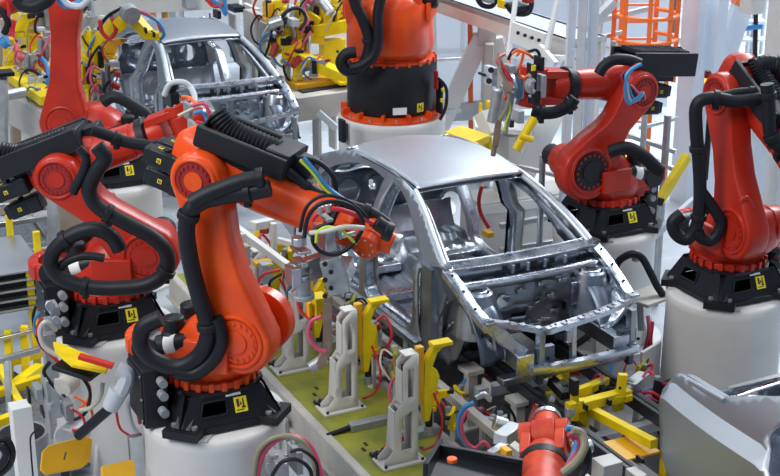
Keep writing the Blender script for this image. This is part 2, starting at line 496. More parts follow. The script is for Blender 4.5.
    neck = .125*link_sc
    o = armoutline(w0, w1, neck)
    m.loft([[V((x*.93,yo-th*1.0,z if 0 < z < L2 else (z*.93 if z < 0 else L2+(z-L2)*.93))) for x, z in o],
            [V((x,yo-th*.7,z)) for x, z in o], [V((x,yo+th*.7,z)) for x, z in o],
            [V((x*.93,yo+th*1.0,z if 0 < z < L2 else (z*.93 if z < 0 else L2+(z-L2)*.93))) for x, z in o]], paint)
    la = obj('link_arm', m, root, bevel=.012, ang=45)
    ys = s*(abs(yo)+th)
    for zc, rr in ((0,w0*.72),(L2,w1*.78)):   # bearing covers with a ring of bolts, on the outer face
        m = MB(LM)
        m.torus((0,ys,zc), (0,s,0), rr, .016, paint, n=32)
        m.cyl((0,ys-s*.01,zc), (0,ys+s*.008,zc), rr*.86, 'paint_darkred' if zc else ('cast_black' if dark else paint), n=28)
        m.cyl((0,ys,zc), (0,ys+s*.016,zc), rr*.45, 'plastic_black' if (dark and not zc) else paint, n=24)
        m.bolts((0,ys+s*.006,zc), (0,s,0), rr*.74, 18, .011, .012, 'paint_darkred' if (zc or dark) else paint)
        obj('bearing_cover', m, la)
    # forearm
    FM = Matrix.Translation(E) @ Matrix.Rotation(-a3, 4, 'Y')
    m = MB(FM); yb = -s*.03
    def fr(x, ry, rz, cy, cz, n=20, p=3.2):
        o = []
        for i in range(n):
            a = 2*pi*i/n; ca, sa = cos(a), sin(a)
            o.append(V((x, cy+ry*abs(ca)**(2/p)*(1 if ca >= 0 else -1), cz+rz*abs(sa)**(2/p)*(1 if sa >= 0 else -1))))
        return o
    y1 = yb
    m.loft([fr(-.26,.10,.12,y1,.05), fr(-.2,.14,.17,y1,.05), fr(.0,.15,.19,y1,.03), fr(.2,.14,.17,y1,.03), fr(.3,.125,.14,y1,.02,p=2.4)], paint)
    m.lathe((0,yb,0), (0,yb+s,0), [(0,.165),(.09,.165),(.1,.14),(.12,.14)], paint, n=28)
    fh = obj('forearm_housing', m, root, bevel=.006, ang=50)
    m = MB(FM); Lt = L3-.25
    m.lathe((.26,y1,.02), (2,y1,-.02), [(0,tr),(.1,tr),(.3,tr*.93),(Lt-.34,tr*.86),(Lt-.32,tr*.9),(Lt-.27,tr*.9),(Lt-.26,.1)], paint, n=28)
    obj('forearm_tube', m, root, ang=40)
    # three wrist motors behind the elbow
    for e, zz in ((-1,.12),(1,.12),(0,-.05)) if motors else ():
        zz = zz-.15+mdz; m = MB(FM); c = V((-.15+mdx,y1+e*.085,zz)); x0 = c.x
        m.box((x0-.04,c.y,zz), (.1,.13,.13), 'plastic_black'); m.box((x0-.16,c.y,zz), (.18,.12,.12), 'plastic_black'); m.box((x0-.26,c.y,zz), (.05,.1,.1), 'plastic_black')
        m.cyl((x0-.14,c.y,zz+.055), (x0-.14,c.y,zz+.08), .025, 'plastic_black', n=10)
        mo = obj('wrist_motor', m, root, bevel=.012)
        m = MB(FM); sticker(m, (x0-.16,c.y+s*.06,zz), (0,s,0), (0,0,1), .03, .03); obj('warning_mark', m, mo); m = MB(FM); sticker(m, (x0-.19,c.y,zz+.06), (0,0,1), (1,0,0), .03, .03); obj('warning_mark', m, mo)
    # wrist
    WM = FM @ Matrix.Translation(V((L3-.25,y1,0))) @ Matrix.Rotation(radians(wr), 4, 'X') @ Matrix.Scale(ws, 4)
    m = MB(WM); m.lathe((-.02,0,0), (1,0,0), [(0,.105),(.0,.125),(.05,.125),(.06,.1)], 'rubber', n=24); 
    obj('wrist_collar', m, root)
    m = MB(WM); m.lathe((.04,0,0), (1,0,0), [(0,.1),(.06,.1),(.1,.085)], paint, n=24)
    m.box((.17,.085,0), (.24,.05,.15), paint); m.box((.17,-.085,0), (.24,.05,.15), paint)
    for e in (-1, 1): m.cyl((.27,e*.06,0), (.27,e*.125,0), .088, paint, n=24); m.bolts((.27,e*.12,0), (0,e,0), .06, 8, .01, .012, 'alu_dull')
    wf = obj('wrist_fork', m, root, bevel=.01)
    HM = WM @ Matrix.Translation(V((.27,0,0))) @ Matrix.Rotation(radians(wb), 4, 'Y')
    m = MB(HM); m.cyl((0,-.06,0), (0,.06,0), .095, paint, n=24); m.lathe((.0,0,0), (1,0,0), [(0,.08),(.1,.08),(.13,.07),(.15,.07)], paint, n=24)
    obj('wrist_hand', m, root, bevel=.006)
    m = MB(HM); m.lathe((.15,0,0), (1,0,0), [(0,.075),(.03,.075)], 'alu', n=24); obj('tool_flange', m, root)
    if box:      # open-topped cable tray with a corrugated hose in it
        TM = FM @ Matrix.Translation(V((boxoff,y1,bz)))
        m = MB(TM); L = boxlen; x0 = -.42; w = .17
        m.box((x0+L/2,0,.03), (L,w*2,.02), 'plastic_black')
        for e in (-1, 1): m.box((x0+L/2,e*w,.015+bh/2), (L,.035,bh), 'plastic_black')
        m.box((x0,0,.08), (.03,w*2,.13), 'plastic_black'); m.box((x0+L-.08,0,.09), (.16,w*1.7,.16), 'plastic_black'); m.box((x0+L+.05,-s*.05,.07), (.14,.16,.12), 'plastic_black')
        for e in (-1, 1): m.box((x0+L*.5, e*w*.7, 0.0), (.3,.03,.08), 'plastic_black')
        if bh > .2:
            m.box((x0+L/2,0,bh+.0), (L*.8,w*1.9,.03), 'plastic_black')
            for i in range(16): m.box((x0+L*.12+L*.76*i/15,0,bh+.022), (.012,w*1.8,.016), 'rubber')
        tr_ = obj('cable_tray', m, root, bevel=.008)
        m = MB(TM); m.tube([(x0+.02,0,.2),(x0+.15,0,.13),(x0+.4,0,.12),(x0+L-.12,0,.12)], .075, 'rubber_rib', n=14, rib=.028); obj('corrugated_hose', m, tr_)
    inv = Matrix.LocRotScale(V(loc), Matrix.Rotation(psi, 3, 'Z'), None).inverted()
    info = dict(root=root, inv=inv, S=S, E=E, W=Wp, HM=Matrix.LocRotScale(V(loc), Matrix.Rotation(psi, 3, 'Z'), None) @ HM, FM=FM, LM=LM, M=inv.inverted(), y=y1)
    return info
def hose(info, pts, r=.045, m='rubber', name='hose', clamps=(), n=12, rib=0., local=False):
    mb = MB(); P = [V(p) if local else info['inv'] @ V(p) for p in pts]
    mb.tube(P, r, m, n=n, seg=7, rib=rib); o = obj(name, mb, info['root'], ang=60)
    Q = spline(P, 7)
    for c in clamps:
        i = min(int(c*(len(Q)-1)), len(Q)-2); d = (Q[i+1]-Q[i]).normalized(); mc = MB()
        mc.cyl(Q[i]-d*.022, Q[i]+d*.022, r*1.28, 'rubber', n=14); mc.box(Q[i]+V((0,0,-r*1.3)), (.04,.04,.04), 'rubber'); obj('clamp', mc, o, bevel=.004)
    return o
LYAW = -1.1133
CF = V((cos(LYAW), sin(LYAW), 0)); CW = V((-sin(LYAW), cos(LYAW), 0))
CARO = V((1.143, 10.453, .376))
LINE = Matrix.Translation(V((CARO.x, CARO.y, 0))) @ Matrix.Rotation(LYAW, 4, 'Z')   # line frame: x along the line, y across, z world height
LI = LINE.inverted()
def P_side(x, z):
    """outer body half width, with a shoulder crease"""
    if z < .89: w = .80-.015*(.89-z)
    elif z < .975: w = .80-.09*(z-.89)/.085
    else: w = .71-.195*min(1, (z-.975)/.46)**1.45
    if z < .3: w -= .02
    if x > -.6: w -= .09*min(1, (x+.6)/.4)*(1 if z < .9 else max(0, 1-(z-.9)/.08))
    if x < -2.9: w -= .06*((-2.9-x)/.75)**2
    return w
def body_car(label, T, full=True):
    root = thing('car_body', label, 'car body', T, LYAW, 'bare steel car bodies on the line')
    # ---- roof
    def roof(u, v):
        x = -1.03-1.40*u; yh = .512+.02*sin(pi*u); y = (v*2-1)*yh
        x += .07*(1-(2*v-1)**2)*(1-u)*1.0-.09*(1-(2*v-1)**2)*u
        z = 1.385+.055*sin(pi*min(1, u*.9+.08))+.035*(1-(2*v-1)**2)-.02*u**2
        if u == 0: z -= .012
        return V((x, y, z))
    m = MB(); m.grid(28, 22, roof, 'steel_panel'); obj('roof_panel', m, root, solid=.012, ang=60)
    m = MB()
    for s in (-1, 1): m.tube([roof(i/14, 0 if s < 0 else 1)+V((0,s*.012,-.012)) for i in range(15)], .010, 'steel_dark', n=6, smooth=False)
    obj('roof_ditch', m, root)
    # ---- body sides
    out = csp([(-.20,1.0),(-.45,1.14),(-.75,1.28),(-1.03,1.375),(-1.4,1.425),(-1.8,1.44),(-2.2,1.415),(-2.5,1.35),(-2.85,1.22),(-3.15,1.10),(-3.35,1.06)], 4)
    out += csp([(-3.35,1.06),(-3.6,1.05),(-3.68,.98),(-3.66,.75),(-3.6,.5),(-3.5,.38)], 3)[1:]
    # rear wheel arch
    out += [(-3.1,.33)]+[(-2.72+.37*cos(radians(a)), .33+.36*sin(radians(a))) for a in range(170, 5, -15)]
    out += [(-2.34,.22),(-1.4,.20),(-.44,.20),(-.47,.32),(-.50,.42),(-.50,.9),(-.36,.96)]
    fd = csp([(-.58,.985),(-.75,1.13),(-1.0,1.27),(-1.2,1.335),(-1.33,1.355),(-1.385,1.33),(-1.42,1.1),(-1.45,.8),(-1.47,.45),(-1.42,.36),(-1.3,.33),(-.8,.32),(-.66,.34),(-.58,.42),(-.555,.6),(-.555,.85),(-.58,.985)], 4)[:-1]
    rd = csp([(-1.53,1.345),(-1.8,1.365),(-2.1,1.34),(-2.4,1.25),(-2.62,1.13),(-2.66,1.02),(-2.52,.86),(-2.4,.72),(-2.28,.55),(-2.2,.38),(-2.05,.33),(-1.8,.32),(-1.62,.34),(-1.57,.42),(-1.55,.8),(-1.525,1.1),(-1.53,1.345)], 4)[:-1]
    for s in (-1, 1):
        fn = lambda x, z, s=s: V((x, s*P_side(x, z), z))
        m = MB(); m.sheet(out, [fd, rd], fn, 'steel_panel', res=.05, lines=[((-3.6,.89),(-2.66,.89)),((-3.62,.975),(-2.72,.975))])
        sf = obj('side_panel', m, root, solid=.02, ang=24)
        m = MB()
        for L in (fd, rd):
            q = [fn(x, z)-V((0,s*.035,0)) for x, z in L]
            # return flange of the door opening: an inner strip
            n = len(L); cx = sum(p[0] for p in L)/n; cz = sum(p[1] for p in L)/n
            inn = [fn(x+(cx-x)*.035, z+(cz-z)*.045)-V((0,s*.075,0)) for x, z in L]
            o2 = [fn(x, z)-V((0,s*.01,0)) for x, z in L]
            m.loft([[a for a in o2], [a for a in inn]], 'steel_bright', caps=False)
            in2 = [fn(x-(cx-x)*.03, z-(cz-z)*.03)-V((0,s*.13,0)) for x, z in L]
            m.loft([inn, [a-V((0,s*.02,0)) for a in inn], in2], 'steel', caps=False)
        obj('door_flange', m, sf, ang=60)
        # sill: three pressed steps below the doors
        m = MB()
        m.prism([(.0,0),(.03,0),(.03,.03),(.055,.035),(.055,.06),(.075,.07),(.075,.10),(0,.12)], -2.3, -.42, 'steel', fn=lambda x, y, z, s=s: V((y, s*(.765+x), z+.19)))
        m.box((-1.35,s*.70,.27), (1.85,.13,.13), 'steel_dark')
        obj('sill', m, root, ang=25)
        # hinge pillar and B pillar inner boxes
        m = MB(); m.sheet([(-.52,.2),(-.26,.2),(-.24,.6),(-.12,.93),(-.2,.985),(-.5,.95)], [rrect(-.42,.45,-.36,.56,.02), circ(-.4,.72,.02,8), circ(-.36,.33,.018,8)], lambda x, z, s=s: V((x, s*(P_side(x, min(z,.88))-.03), z)), 'steel_mid', res=.06)
        m.box((-.36,s*.73,.6), (.16,.08,.72), 'steel_mid'); obj('hinge_pillar', m, root, solid=.01)
        m = MB()
        def bp(x, z, s=s): return V((x, s*(P_side(x, z)-.10), z))
        m.sheet([(-1.66,.3),(-1.36,.3),(-1.42,.5),(-1.44,.9),(-1.43,1.34),(-1.52,1.35),(-1.54,.9),(-1.56,.5)], [rrect(-1.51,.6,-1.47,.7,.015), rrect(-1.5,.85,-1.465,.95,.012), circ(-1.485,1.1,.014,8), circ(-1.5,.45,.02,8)], bp, 'steel', res=.06)
        obj('centre_pillar', m, root, solid=.02)
        # roof rail inner
        m = MB(); m.tube([V((x, s*(P_side(x, z)-.085), z-.055)) for x, z in ((-.25,1.0),(-.75,1.25),(-1.03,1.34),(-1.5,1.40),(-2.0,1.39),(-2.5,1.31),(-3.0,1.12))], .026, 'steel', n=8); obj('cant_rail', m, root)
    # folded skin of each windscreen pillar, from the side panel's edge in to the glass line
    for s in (-1, 1):
        m = MB(); e = csp([(-.20,1.0),(-.45,1.14),(-.75,1.28),(-1.03,1.375)], 6)
        r1 = [V((x, s*(P_side(x, z)+.012), z+.004)) for x, z in e]
        r2 = [p+V((.005,-s*.035,.014)) for p in r1]; r3 = [p+V((.005,-s*.07,-.012)) for p in r1]
        m.loft([[p,q,r,r+V((0,0,-.02)),p+V((0,-s*.03,-.03))] for p, q, r in zip(r1, r2, r3)], 'steel_panel')
        obj('windscreen_pillar', m, root, ang=60)
    # ---- header, roof bows
    m = MB()
    m.grid(16, 2, lambda u, v: roof(0, u)+V((.015-.12*v,0,-.03-.02*sin(pi*v))), 'steel')
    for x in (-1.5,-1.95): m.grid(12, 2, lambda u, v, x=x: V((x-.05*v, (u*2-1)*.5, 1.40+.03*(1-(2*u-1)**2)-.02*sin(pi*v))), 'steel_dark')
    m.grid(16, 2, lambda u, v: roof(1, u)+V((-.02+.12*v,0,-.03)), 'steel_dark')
    obj('roof_bow', m, root, solid=.008)
    # ---- cowl
    m = MB()
    def cowl(y, t, z): return V((-.15+.05*(1-(y/.69)**2)+t, y, z))
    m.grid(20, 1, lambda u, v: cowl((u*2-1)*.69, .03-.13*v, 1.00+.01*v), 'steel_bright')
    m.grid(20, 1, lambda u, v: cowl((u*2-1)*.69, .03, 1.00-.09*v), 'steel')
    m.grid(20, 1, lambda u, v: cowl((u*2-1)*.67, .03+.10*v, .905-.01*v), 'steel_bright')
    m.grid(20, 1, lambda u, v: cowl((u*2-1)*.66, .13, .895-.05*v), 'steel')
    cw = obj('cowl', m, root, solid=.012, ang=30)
    m = MB()
    for y, ww in ((-.22,.05),(-.10,.04),(.05,.06),(.22,.05)): m.box(cowl(y,.036,.955), (.012,ww,.05), 'dark_gap')
    for y in (-.16,-.02,.14,.34): m.box(cowl(y,.045,.95), (.04,.025,.07), 'steel')
    m.tube([cowl((i/10*2-1)*.68, -.11, 1.015) for i in range(11)], .014, 'steel_bright', n=6)
    obj('bracket', m, cw, bevel=.004)
    # ---- firewall with openings
    holes = [circ(-.28,.72,.05,12), circ(.06,.66,.035,10), circ(.2,.68,.025,10), rrect(-.5,.62,-.42,.74,.02), rrect(-.12,.5,0,.54,.01), circ(.42,.6,.04,10), circ(.42,.76,.055,12), circ(-.1,.78,.02,8), circ(.3,.5,.02,8), rrect(.05,.78,.18,.82,.01), circ(-.4,.5,.022,8)]
    m = MB()
    def fw(y, z): return V((.0-.10*(1 if z < .55 else max(0, 1-(z-.55)/.1))+.014*sin(y*9)*sin(z*16)+.008*cos(y*25), y, z))
    m.sheet([(-.66,.36),(.66,.36),(.66,.9),(-.66,.9)], holes, fw, 'steel_mid', res=.05)
    fwo = obj('firewall', m, root, solid=.012, ang=60)
    m = MB(); rnd = random.Random(3)
    for i in range(26):
        y = rnd.uniform(-.6,.6); z = rnd.uniform(.42,.86); m.box(fw(y, z)+V((.02,0,0)), (.02,rnd.uniform(.02,.1),rnd.uniform(.012,.04)), 'steel_bright' if i % 2 else 'steel')
    m.box((.02,-.1,.47), (.1,.3,.05), 'steel_bright'); m.box((.03,.34,.7), (.14,.05,.2), 'steel_bright'); m.box((.03,-.56,.62), (.14,.06,.2), 'steel')
    obj_each('firewall_bracket', m, fwo, bevel=.004)
    # ---- floor
    def fl(x, y):
        t = max(0, 1-abs(y)/.2); tun = .16*(1-(1-min(1, t*1.8))**2) if x > -2.3 else .05
        st = .05*max(0, min(1, (-x-2.0)/.1)) if x < -2.0 else 0
        rib = .012*sin(y*46)*(1 if abs(y) > .24 else 0)*(.5+.5*sin(x*3.0+2))
        return V((x, y, .27+tun+st*2.2+rib))
    m = MB(); m.grid(60, 44, lambda u, v: fl(-.12-2.5*u, (v*2-1)*.69), 'steel'); flo = obj('floor_pan', m, root, ang=60)
    m = MB()
    for x in (-.85,-1.35,-2.0):
        for s in (-1, 1): m.beam((x,s*.2,.33), (x,s*.68,.33), .11, .07, 'steel_bright')
    for s in (-1, 1): m.beam((-.2,s*.4,.2), (-3.5,s*.45,.24), .08, .09, 'steel_dark'); m.box((-.75,s*.32,.345), (.1,.05,.03), 'steel_bright')
    obj('cross_member', m, flo, bevel=.006)
    m = MB(); m.sheet([(-.12-.0,-.66),(-.12,.66),(-.5,.68),(-.5,-.68)], [circ(-.32,.3,.03,10), circ(-.32,-.35,.04,10), circ(-.25,.5,.02,8)], lambda x, y: V((x, y, .28+.28*max(0,(x+.5)/.38)**1.5+.01*sin(y*30))), 'steel', res=.06); obj('toe_board', m, root, solid=.008)
    m = MB(); m.tube([(-.42,-.68,.83),(-.40,-.2,.85),(-.40,.2,.85),(-.42,.68,.83)], .028, 'steel', n=10)
    m.beam((-.4,-.12,.84), (-.42,-.14,.42), .05,.03,'steel'); m.beam((-.4,-.35,.84), (-.2,-.35,.9), .05,.03,'steel_bright'); m.beam((-.4,.3,.84), (-.2,.3,.9), .05,.03,'steel_bright')
    # (instrument-panel carrier is not fitted yet at this station)
    # ---- rear: heel board, seat panel, parcel shelf, backlight frame, boot
    m = MB(); m.grid(12, 24, lambda u, v: V((-2.5-.12*sin(pi*u/2), (v*2-1)*.68, .38+.30*u+.012*sin(v*40))), 'steel'); obj('heel_board', m, root, ang=60)
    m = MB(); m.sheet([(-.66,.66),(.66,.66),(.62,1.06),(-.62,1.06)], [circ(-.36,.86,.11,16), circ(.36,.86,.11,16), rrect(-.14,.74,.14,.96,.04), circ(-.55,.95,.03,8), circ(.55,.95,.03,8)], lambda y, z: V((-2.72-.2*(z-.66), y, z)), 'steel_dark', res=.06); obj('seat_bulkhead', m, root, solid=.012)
    m = MB(); m.sheet([(-2.72,-.62),(-2.72,.62),(-3.02,.63),(-3.02,-.63)], [circ(-2.86,.36,.09,14,1,1.5), circ(-2.86,-.36,.09,14,1,1.5), rrect(-2.92,-.12,-2.82,.12,.02)], lambda x, y: V((x, y, 1.07+.01*sin(y*20))), 'steel', res=.06); obj('parcel_shelf', m, root, solid=.012)
    m = MB()      # backlight frame: flange with slots all round the rear window
    for s in (-1, 1):
        m.sheet([(0,0),(1,0),(1,.09),(0,.09)], [rrect(a,.03,a+.08,.06,.012,2) for a in (.1,.28,.46,.64,.82)], lambda a, b, s=s: V((-2.38-.70*a, s*(.52+.11*a)-s*b, 1.40-.29*a-.09*a*(a-1)*-1+.0)), 'steel_bright', res=.05)
    m.grid(16, 1, lambda u, v: V((-3.08-.05*(1-(2*u-1)**2)-.06*v, (u*2-1)*.64, 1.10-.01*v)), 'steel_bright')
    obj('rear_window_frame', m, root, solid=.012)
    m = MB()      # boot gutter and rear panel with lamp recesses
    for s in (-1, 1):
        m.tube([(-3.1,s*.66,1.085),(-3.35,s*.63,1.06),(-3.58,s*.6,1.03),(-3.66,s*.58,.93),(-3.66,s*.5,.8)], .022, 'steel_panel', n=8)
        m.tube([(-3.1,s*.70,1.095),(-3.4,s*.665,1.06),(-3.62,s*.63,1.03)], .014, 'steel_panel', n=8)
    m.sheet([(-.6,.35),(.6,.35),(.62,.8),(.45,.82),(-.45,.82),(-.62,.8)], [circ(-.3,.6,.04,10), circ(.3,.6,.04,10), rrect(-.08,.68,.08,.76,.02)], lambda y, z: V((-3.66+.02*sin(z*30)+.1*(y/.6)**4, y, z)), 'steel', res=.07)
    m.grid(10, 6, lambda u, v: V((-2.8-.85*u, (v*2-1)*.6, .36+.02*sin(u*40))), 'steel_dark')
    obj('boot_frame', m, root, solid=.01)
    if not full: return root
    # ---- front end
    for s in (-1, 1):
        # upper apron rail: from the windscreen corner down to the front panel
        m = MB(); P = spline([V((-.16,s*.70,.985)), V((.05,s*.695,.91)), V((.28,s*.685,.80)), V((.46,s*.66,.735))], 4)
        r = [[p+V((0,s*.04,-.045)), p+V((0,s*.04,.01)), p+V((0,s*.01,.022)), p+V((0,-s*.05,.015)), p+V((0,-s*.055,-.03))] for p in P]
        m.loft(r, 'steel_bright'); ar = obj('apron_rail', m, root, ang=30)
        m = MB()
        for i in (2,5,8,11): m.cyl(P[i]+V((0,0,.01)), P[i]+V((0,0,.03)), .012, 'dark_gap', n=8)
        m.box(P[0]+V((-.02,0,.03)), (.09,.07,.02), 'steel_bright'); m.box(P[-1]+V((-.02,0,.03)), (.1,.08,.015), 'steel'); obj_each('rail_tab', m, ar)
        # strut tower
        m = MB(); tc = V((.03,s*.53,0))
        m.lathe(tc+V((0,0,.5)), tc+V((0,0,2)), [(0,.19),(.2,.165),(.30,.14),(.345,.125),(.362,.10),(.355,.06)], 'steel', n=28)
        st = obj('strut_tower', m, root, ang=30)
        m = MB(); m.torus(tc+V((0,0,.862)), (0,0,1), .085, .012, 'steel_bright', n=24); m.cyl(tc+V((0,0,.857)), tc+V((0,0,.862)), .05, 'dark_gap', n=18)
        m.bolts(tc+V((0,0,.86)), (0,0,1), .1, 3, .01, .02, 'dark_gap'); obj('tower_cap', m, st)
        # inner wing / wheel house
        m = MB()
        def wh(u, v, s=s):
            a = pi*u; x = .05-.36*cos(a); top = .46+.27*sin(a); z = top
            y = s*(.42+.28*v); z = .40+(top-.14+.06*v)*sin(a)*.62+.02*sin(v*6)
            return V((x, y, z))
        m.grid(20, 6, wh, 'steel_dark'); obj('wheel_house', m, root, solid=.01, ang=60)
        m = MB()
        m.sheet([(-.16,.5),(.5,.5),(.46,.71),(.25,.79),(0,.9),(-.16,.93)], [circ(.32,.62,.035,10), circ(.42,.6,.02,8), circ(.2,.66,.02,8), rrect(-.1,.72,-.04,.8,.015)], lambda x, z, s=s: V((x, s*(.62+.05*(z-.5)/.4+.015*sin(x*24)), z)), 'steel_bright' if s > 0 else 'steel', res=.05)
        m.grid(8, 6, lambda u, v, s=s: V((.14+.30*u, s*(.42+.22*v), .56+.17*v**2+.05*sin(u*pi)*v-.06*u)), 'steel_bright')
        obj('inner_wing', m, root, solid=.01, ang=60)
        # fender-side bolster behind the wheel, dark pressed panel
        m = MB(); m.sheet([(-.34,.20),(-.1,.2),(.02,.3),(.06,.45),(.16,.56),(.30,.6),(.38,.68),(.30,.78),(.1,.87),(-.1,.94),(-.2,.96),(-.32,.8)], [circ(-.22,.7,.03,10), circ(-.2,.5,.02,8)], lambda x, z, s=s: V((x, s*(.66+.03*sin(z*9)+.03*max(0,1-((x-.2)**2+(z-.25)**2)/.16)), z)), 'steel_mid', res=.06); obj('wing_bolster', m, root, solid=.012)
        # longitudinal
        m = MB(); m.beam((-.3,s*.40,.33), (.0,s*.42,.46), .09,.12,'steel'); m.beam((0,s*.42,.46), (.62,s*.44,.44), .09,.13,'steel'); m.box((.63,s*.44,.44), (.02,.15,.17), 'steel_bright')
        for x in (.1,.25,.4): m.box((x,s*.488 if s < 0 else s*.44,.46), (.03,.01 if s < 0 else .1,.14), 'steel_bright')
        obj('longitudinal', m, root, bevel=.008)
        # vertical post + crash can
        m = MB(); py = -.28 if s < 0 else .56
        m.beam((.58,py,.71), (.58,py,.34), .05,.07,'steel'); m.box((.58,py-s*.04,.45), (.05,.16,.2), 'steel_dark'); m.beam((.58,py,.40), (.58,py,.24), .05,.06,'steel_dark')
        m.beam((.43,s*.66,.74),(.55,py+(.0 if s > 0 else -.12),.50),.04,.10,'steel_bright')
        po = obj('front_post', m, root, bevel=.006)
        m = MB()
        for dz in (-.02,.05): m.cyl((.60,py,.47+dz), (.612,py,.47+dz), .018, 'dark_gap', n=10)
        m.cyl((.60,py+.06,.45), (.61,py+.06,.45), .014, 'dark_gap', n=8); obj_each('hole_plug', m, po)
    m = MB()    # upper front panel, V shaped in plan
    pf = [V((.42,-.68,.775)), V((.53,-.48,.745)), V((.62,-.27,.70)), V((.61,-.15,.70)), V((.58,.16,.715)), V((.53,.45,.735)), V((.44,.68,.745))]
    P = spline(pf, 4); m.loft([[p+V((-.05,0,.012)), p+V((.03,0,.012)), p+V((.035,0,-.025)), p+V((.02,0,-.03)), p+V((.0,0,-.012)), p+V((-.05,0,-.01))] for p in P], 'steel_bright'); fp = obj('front_panel', m, root, ang=30)
    m = MB()
    for i in range(1, len(P)-1, 2): m.box(P[i]+V((.0,0,.016)), (.05,.04,.012), 'steel'); m.cyl(P[i]+V((-.02,.03,.012)), P[i]+V((-.02,.03,.024)), .01, 'dark_gap', n=8)
    obj_each('panel_tab', m, fp)
    m = MB(); m.beam((.60,0,.70), (.62,0,.33), .05, .04, 'steel_bright', up=(0,1,0)); m.box((.60,-.02,.6), (.05,.09,.1), 'steel_bright'); obj('latch_support', m, root, bevel=.005)
    m = MB(); m.beam((.53,-.6,.30), (.53,.6,.30), .1, .06, 'steel'); obj('lower_cross_member', m, root, bevel=.01)
    m = MB(); Pb = [V((.65+.04*(1-((y-.1)/.5)**2), y, .40)) for y in (-.40,-.2,0,.2,.4,.58)]; m.loft([[p+V((-.03,0,-.03)), p+V((.03,0,-.03)), p+V((.035,0,0)), p+V((.03,0,.03)), p+V((-.03,0,.03))] for p in Pb], 'steel_bright'); bb = obj('bumper_beam', m, root, ang=25)
    m = MB()
    for y in (-.3,-.1,.1,.3,.5): m.cyl((.65,y,.43), (.65,y,.434), .012, 'dark_gap', n=8)
    for y in (-.28,.54): m.box((.62,y,.40), (.07,.07,.08), 'steel')
    obj_each('beam_bracket', m, bb)
    return root
LA = radians(26.2)
def ppm(v, Y):
    b = (238-v)/FPX; return FPX/(Y/(cos(PITCH)+b*sin(PITCH)))
def prim(m, p):
    k = p[0]
    if k == 'b':      # block: photo extent, depth Y, thickness, material, (turn)
        _, u0, v0, u1, v1, Y, dep, mt = p[:8]; ang = p[8] if len(p) > 8 else LA
        s = ppm((v0+v1)/2, Y); w = (u1-u0)/s; h = abs(v1-v0)/s/cos(PITCH)
        w = max(.02, (w-dep*abs(sin(ang)))/abs(cos(ang))); h = max(.02, h-dep*.33)
        m.box(at((u0+u1)/2, (v0+v1)/2, Y), (w, dep, h), mt, Matrix.Rotation(ang, 3, 'Z'))
    elif k == 'l':
        _, u0, v0, Y0, u1, v1, Y1, w, h, mt = p[:10]; m.beam(at(u0,v0,Y0), at(u1,v1,Y1), w, h, mt)
    elif k == 'c':
        _, u0, v0, Y0, u1, v1, Y1, r, mt = p[:9]; m.cyl(at(u0,v0,Y0), at(u1,v1,Y1), r, mt, r2=p[9] if len(p) > 9 else None, n=18)
    elif k == 'h':
        m.tube([at(*q) for q in p[1]], p[2], p[3], n=8)
    elif k == 's':    # ball
        m.ball(at(p[1], p[2], p[3]), p[4], p[5], n=14)
    elif k == 'v':    # upright cylinder: centre pixel, depth, radius, height
        c = at(p[1], p[2], p[3]); m.cyl(c-V((0,0,p[5]/2)), c+V((0,0,p[5]/2)), p[4], p[6], n=20)
    elif k == 'L':    # beam in line frame
        _, a, b, w, h, mt = p; m.beam(LINE @ V(a), LINE @ V(b), w, h, mt)
    elif k == 'B':    # box in line frame
        _, c, d, mt = p; m.box(LINE @ V(c), d, mt, Matrix.Rotation(LYAW, 3, 'Z'))
    elif k == 'H':
        m.tube([LINE @ V(q) for q in p[1]], p[2], p[3], n=8)
    elif k == 'C':
        _, a, b, r, mt = p[:5]; m.cyl(LINE @ V(a), LINE @ V(b), r, mt, r2=p[5] if len(p) > 5 else None, n=18)
def T(name, label, cat, parts, group=None, bev=.004):
    """a thing made of named parts; each part is a list of pieces; a part may be (name, pieces, [sub-parts])"""
    built = []
    def mk(prs):
        m = MB()
        for p in prs: prim(m, p)
        return m
    for pt in parts: built.append((pt[0], mk(pt[1]), [(s[0], mk(s[1])) for s in (pt[2] if len(pt) > 2 else [])]))
    allv = [v for _, m, _ in built for v in m.v]
    lo = V([min(v[i] for v in allv) for i in range(3)]); hi = V([max(v[i] for v in allv) for i in range(3)])
    base = V(((lo.x+hi.x)/2, (lo.y+hi.y)/2, lo.z))
    def rel(m): m.v = [v-base for v in m.v]; return m
    if len(built) == 1 and not built[0][2]:
        o = obj(name, rel(built[0][1]), bevel=bev); o.location = base; return tag(o, label, cat, group)
    t = thing(name, label, cat, base, 0, group)
    EACH = ('plug','bolt','screw','fitting','roller','pin','hole','valve_island','bracket','unit_body','arm_plate')
    for n, m, subs in built:
        po = (obj_each if n in EACH else obj)(n, rel(m), t, bevel=bev)
        for sn, sm in subs: (obj_each if sn in EACH else obj)(sn, rel(sm), po, bevel=bev)
    return t
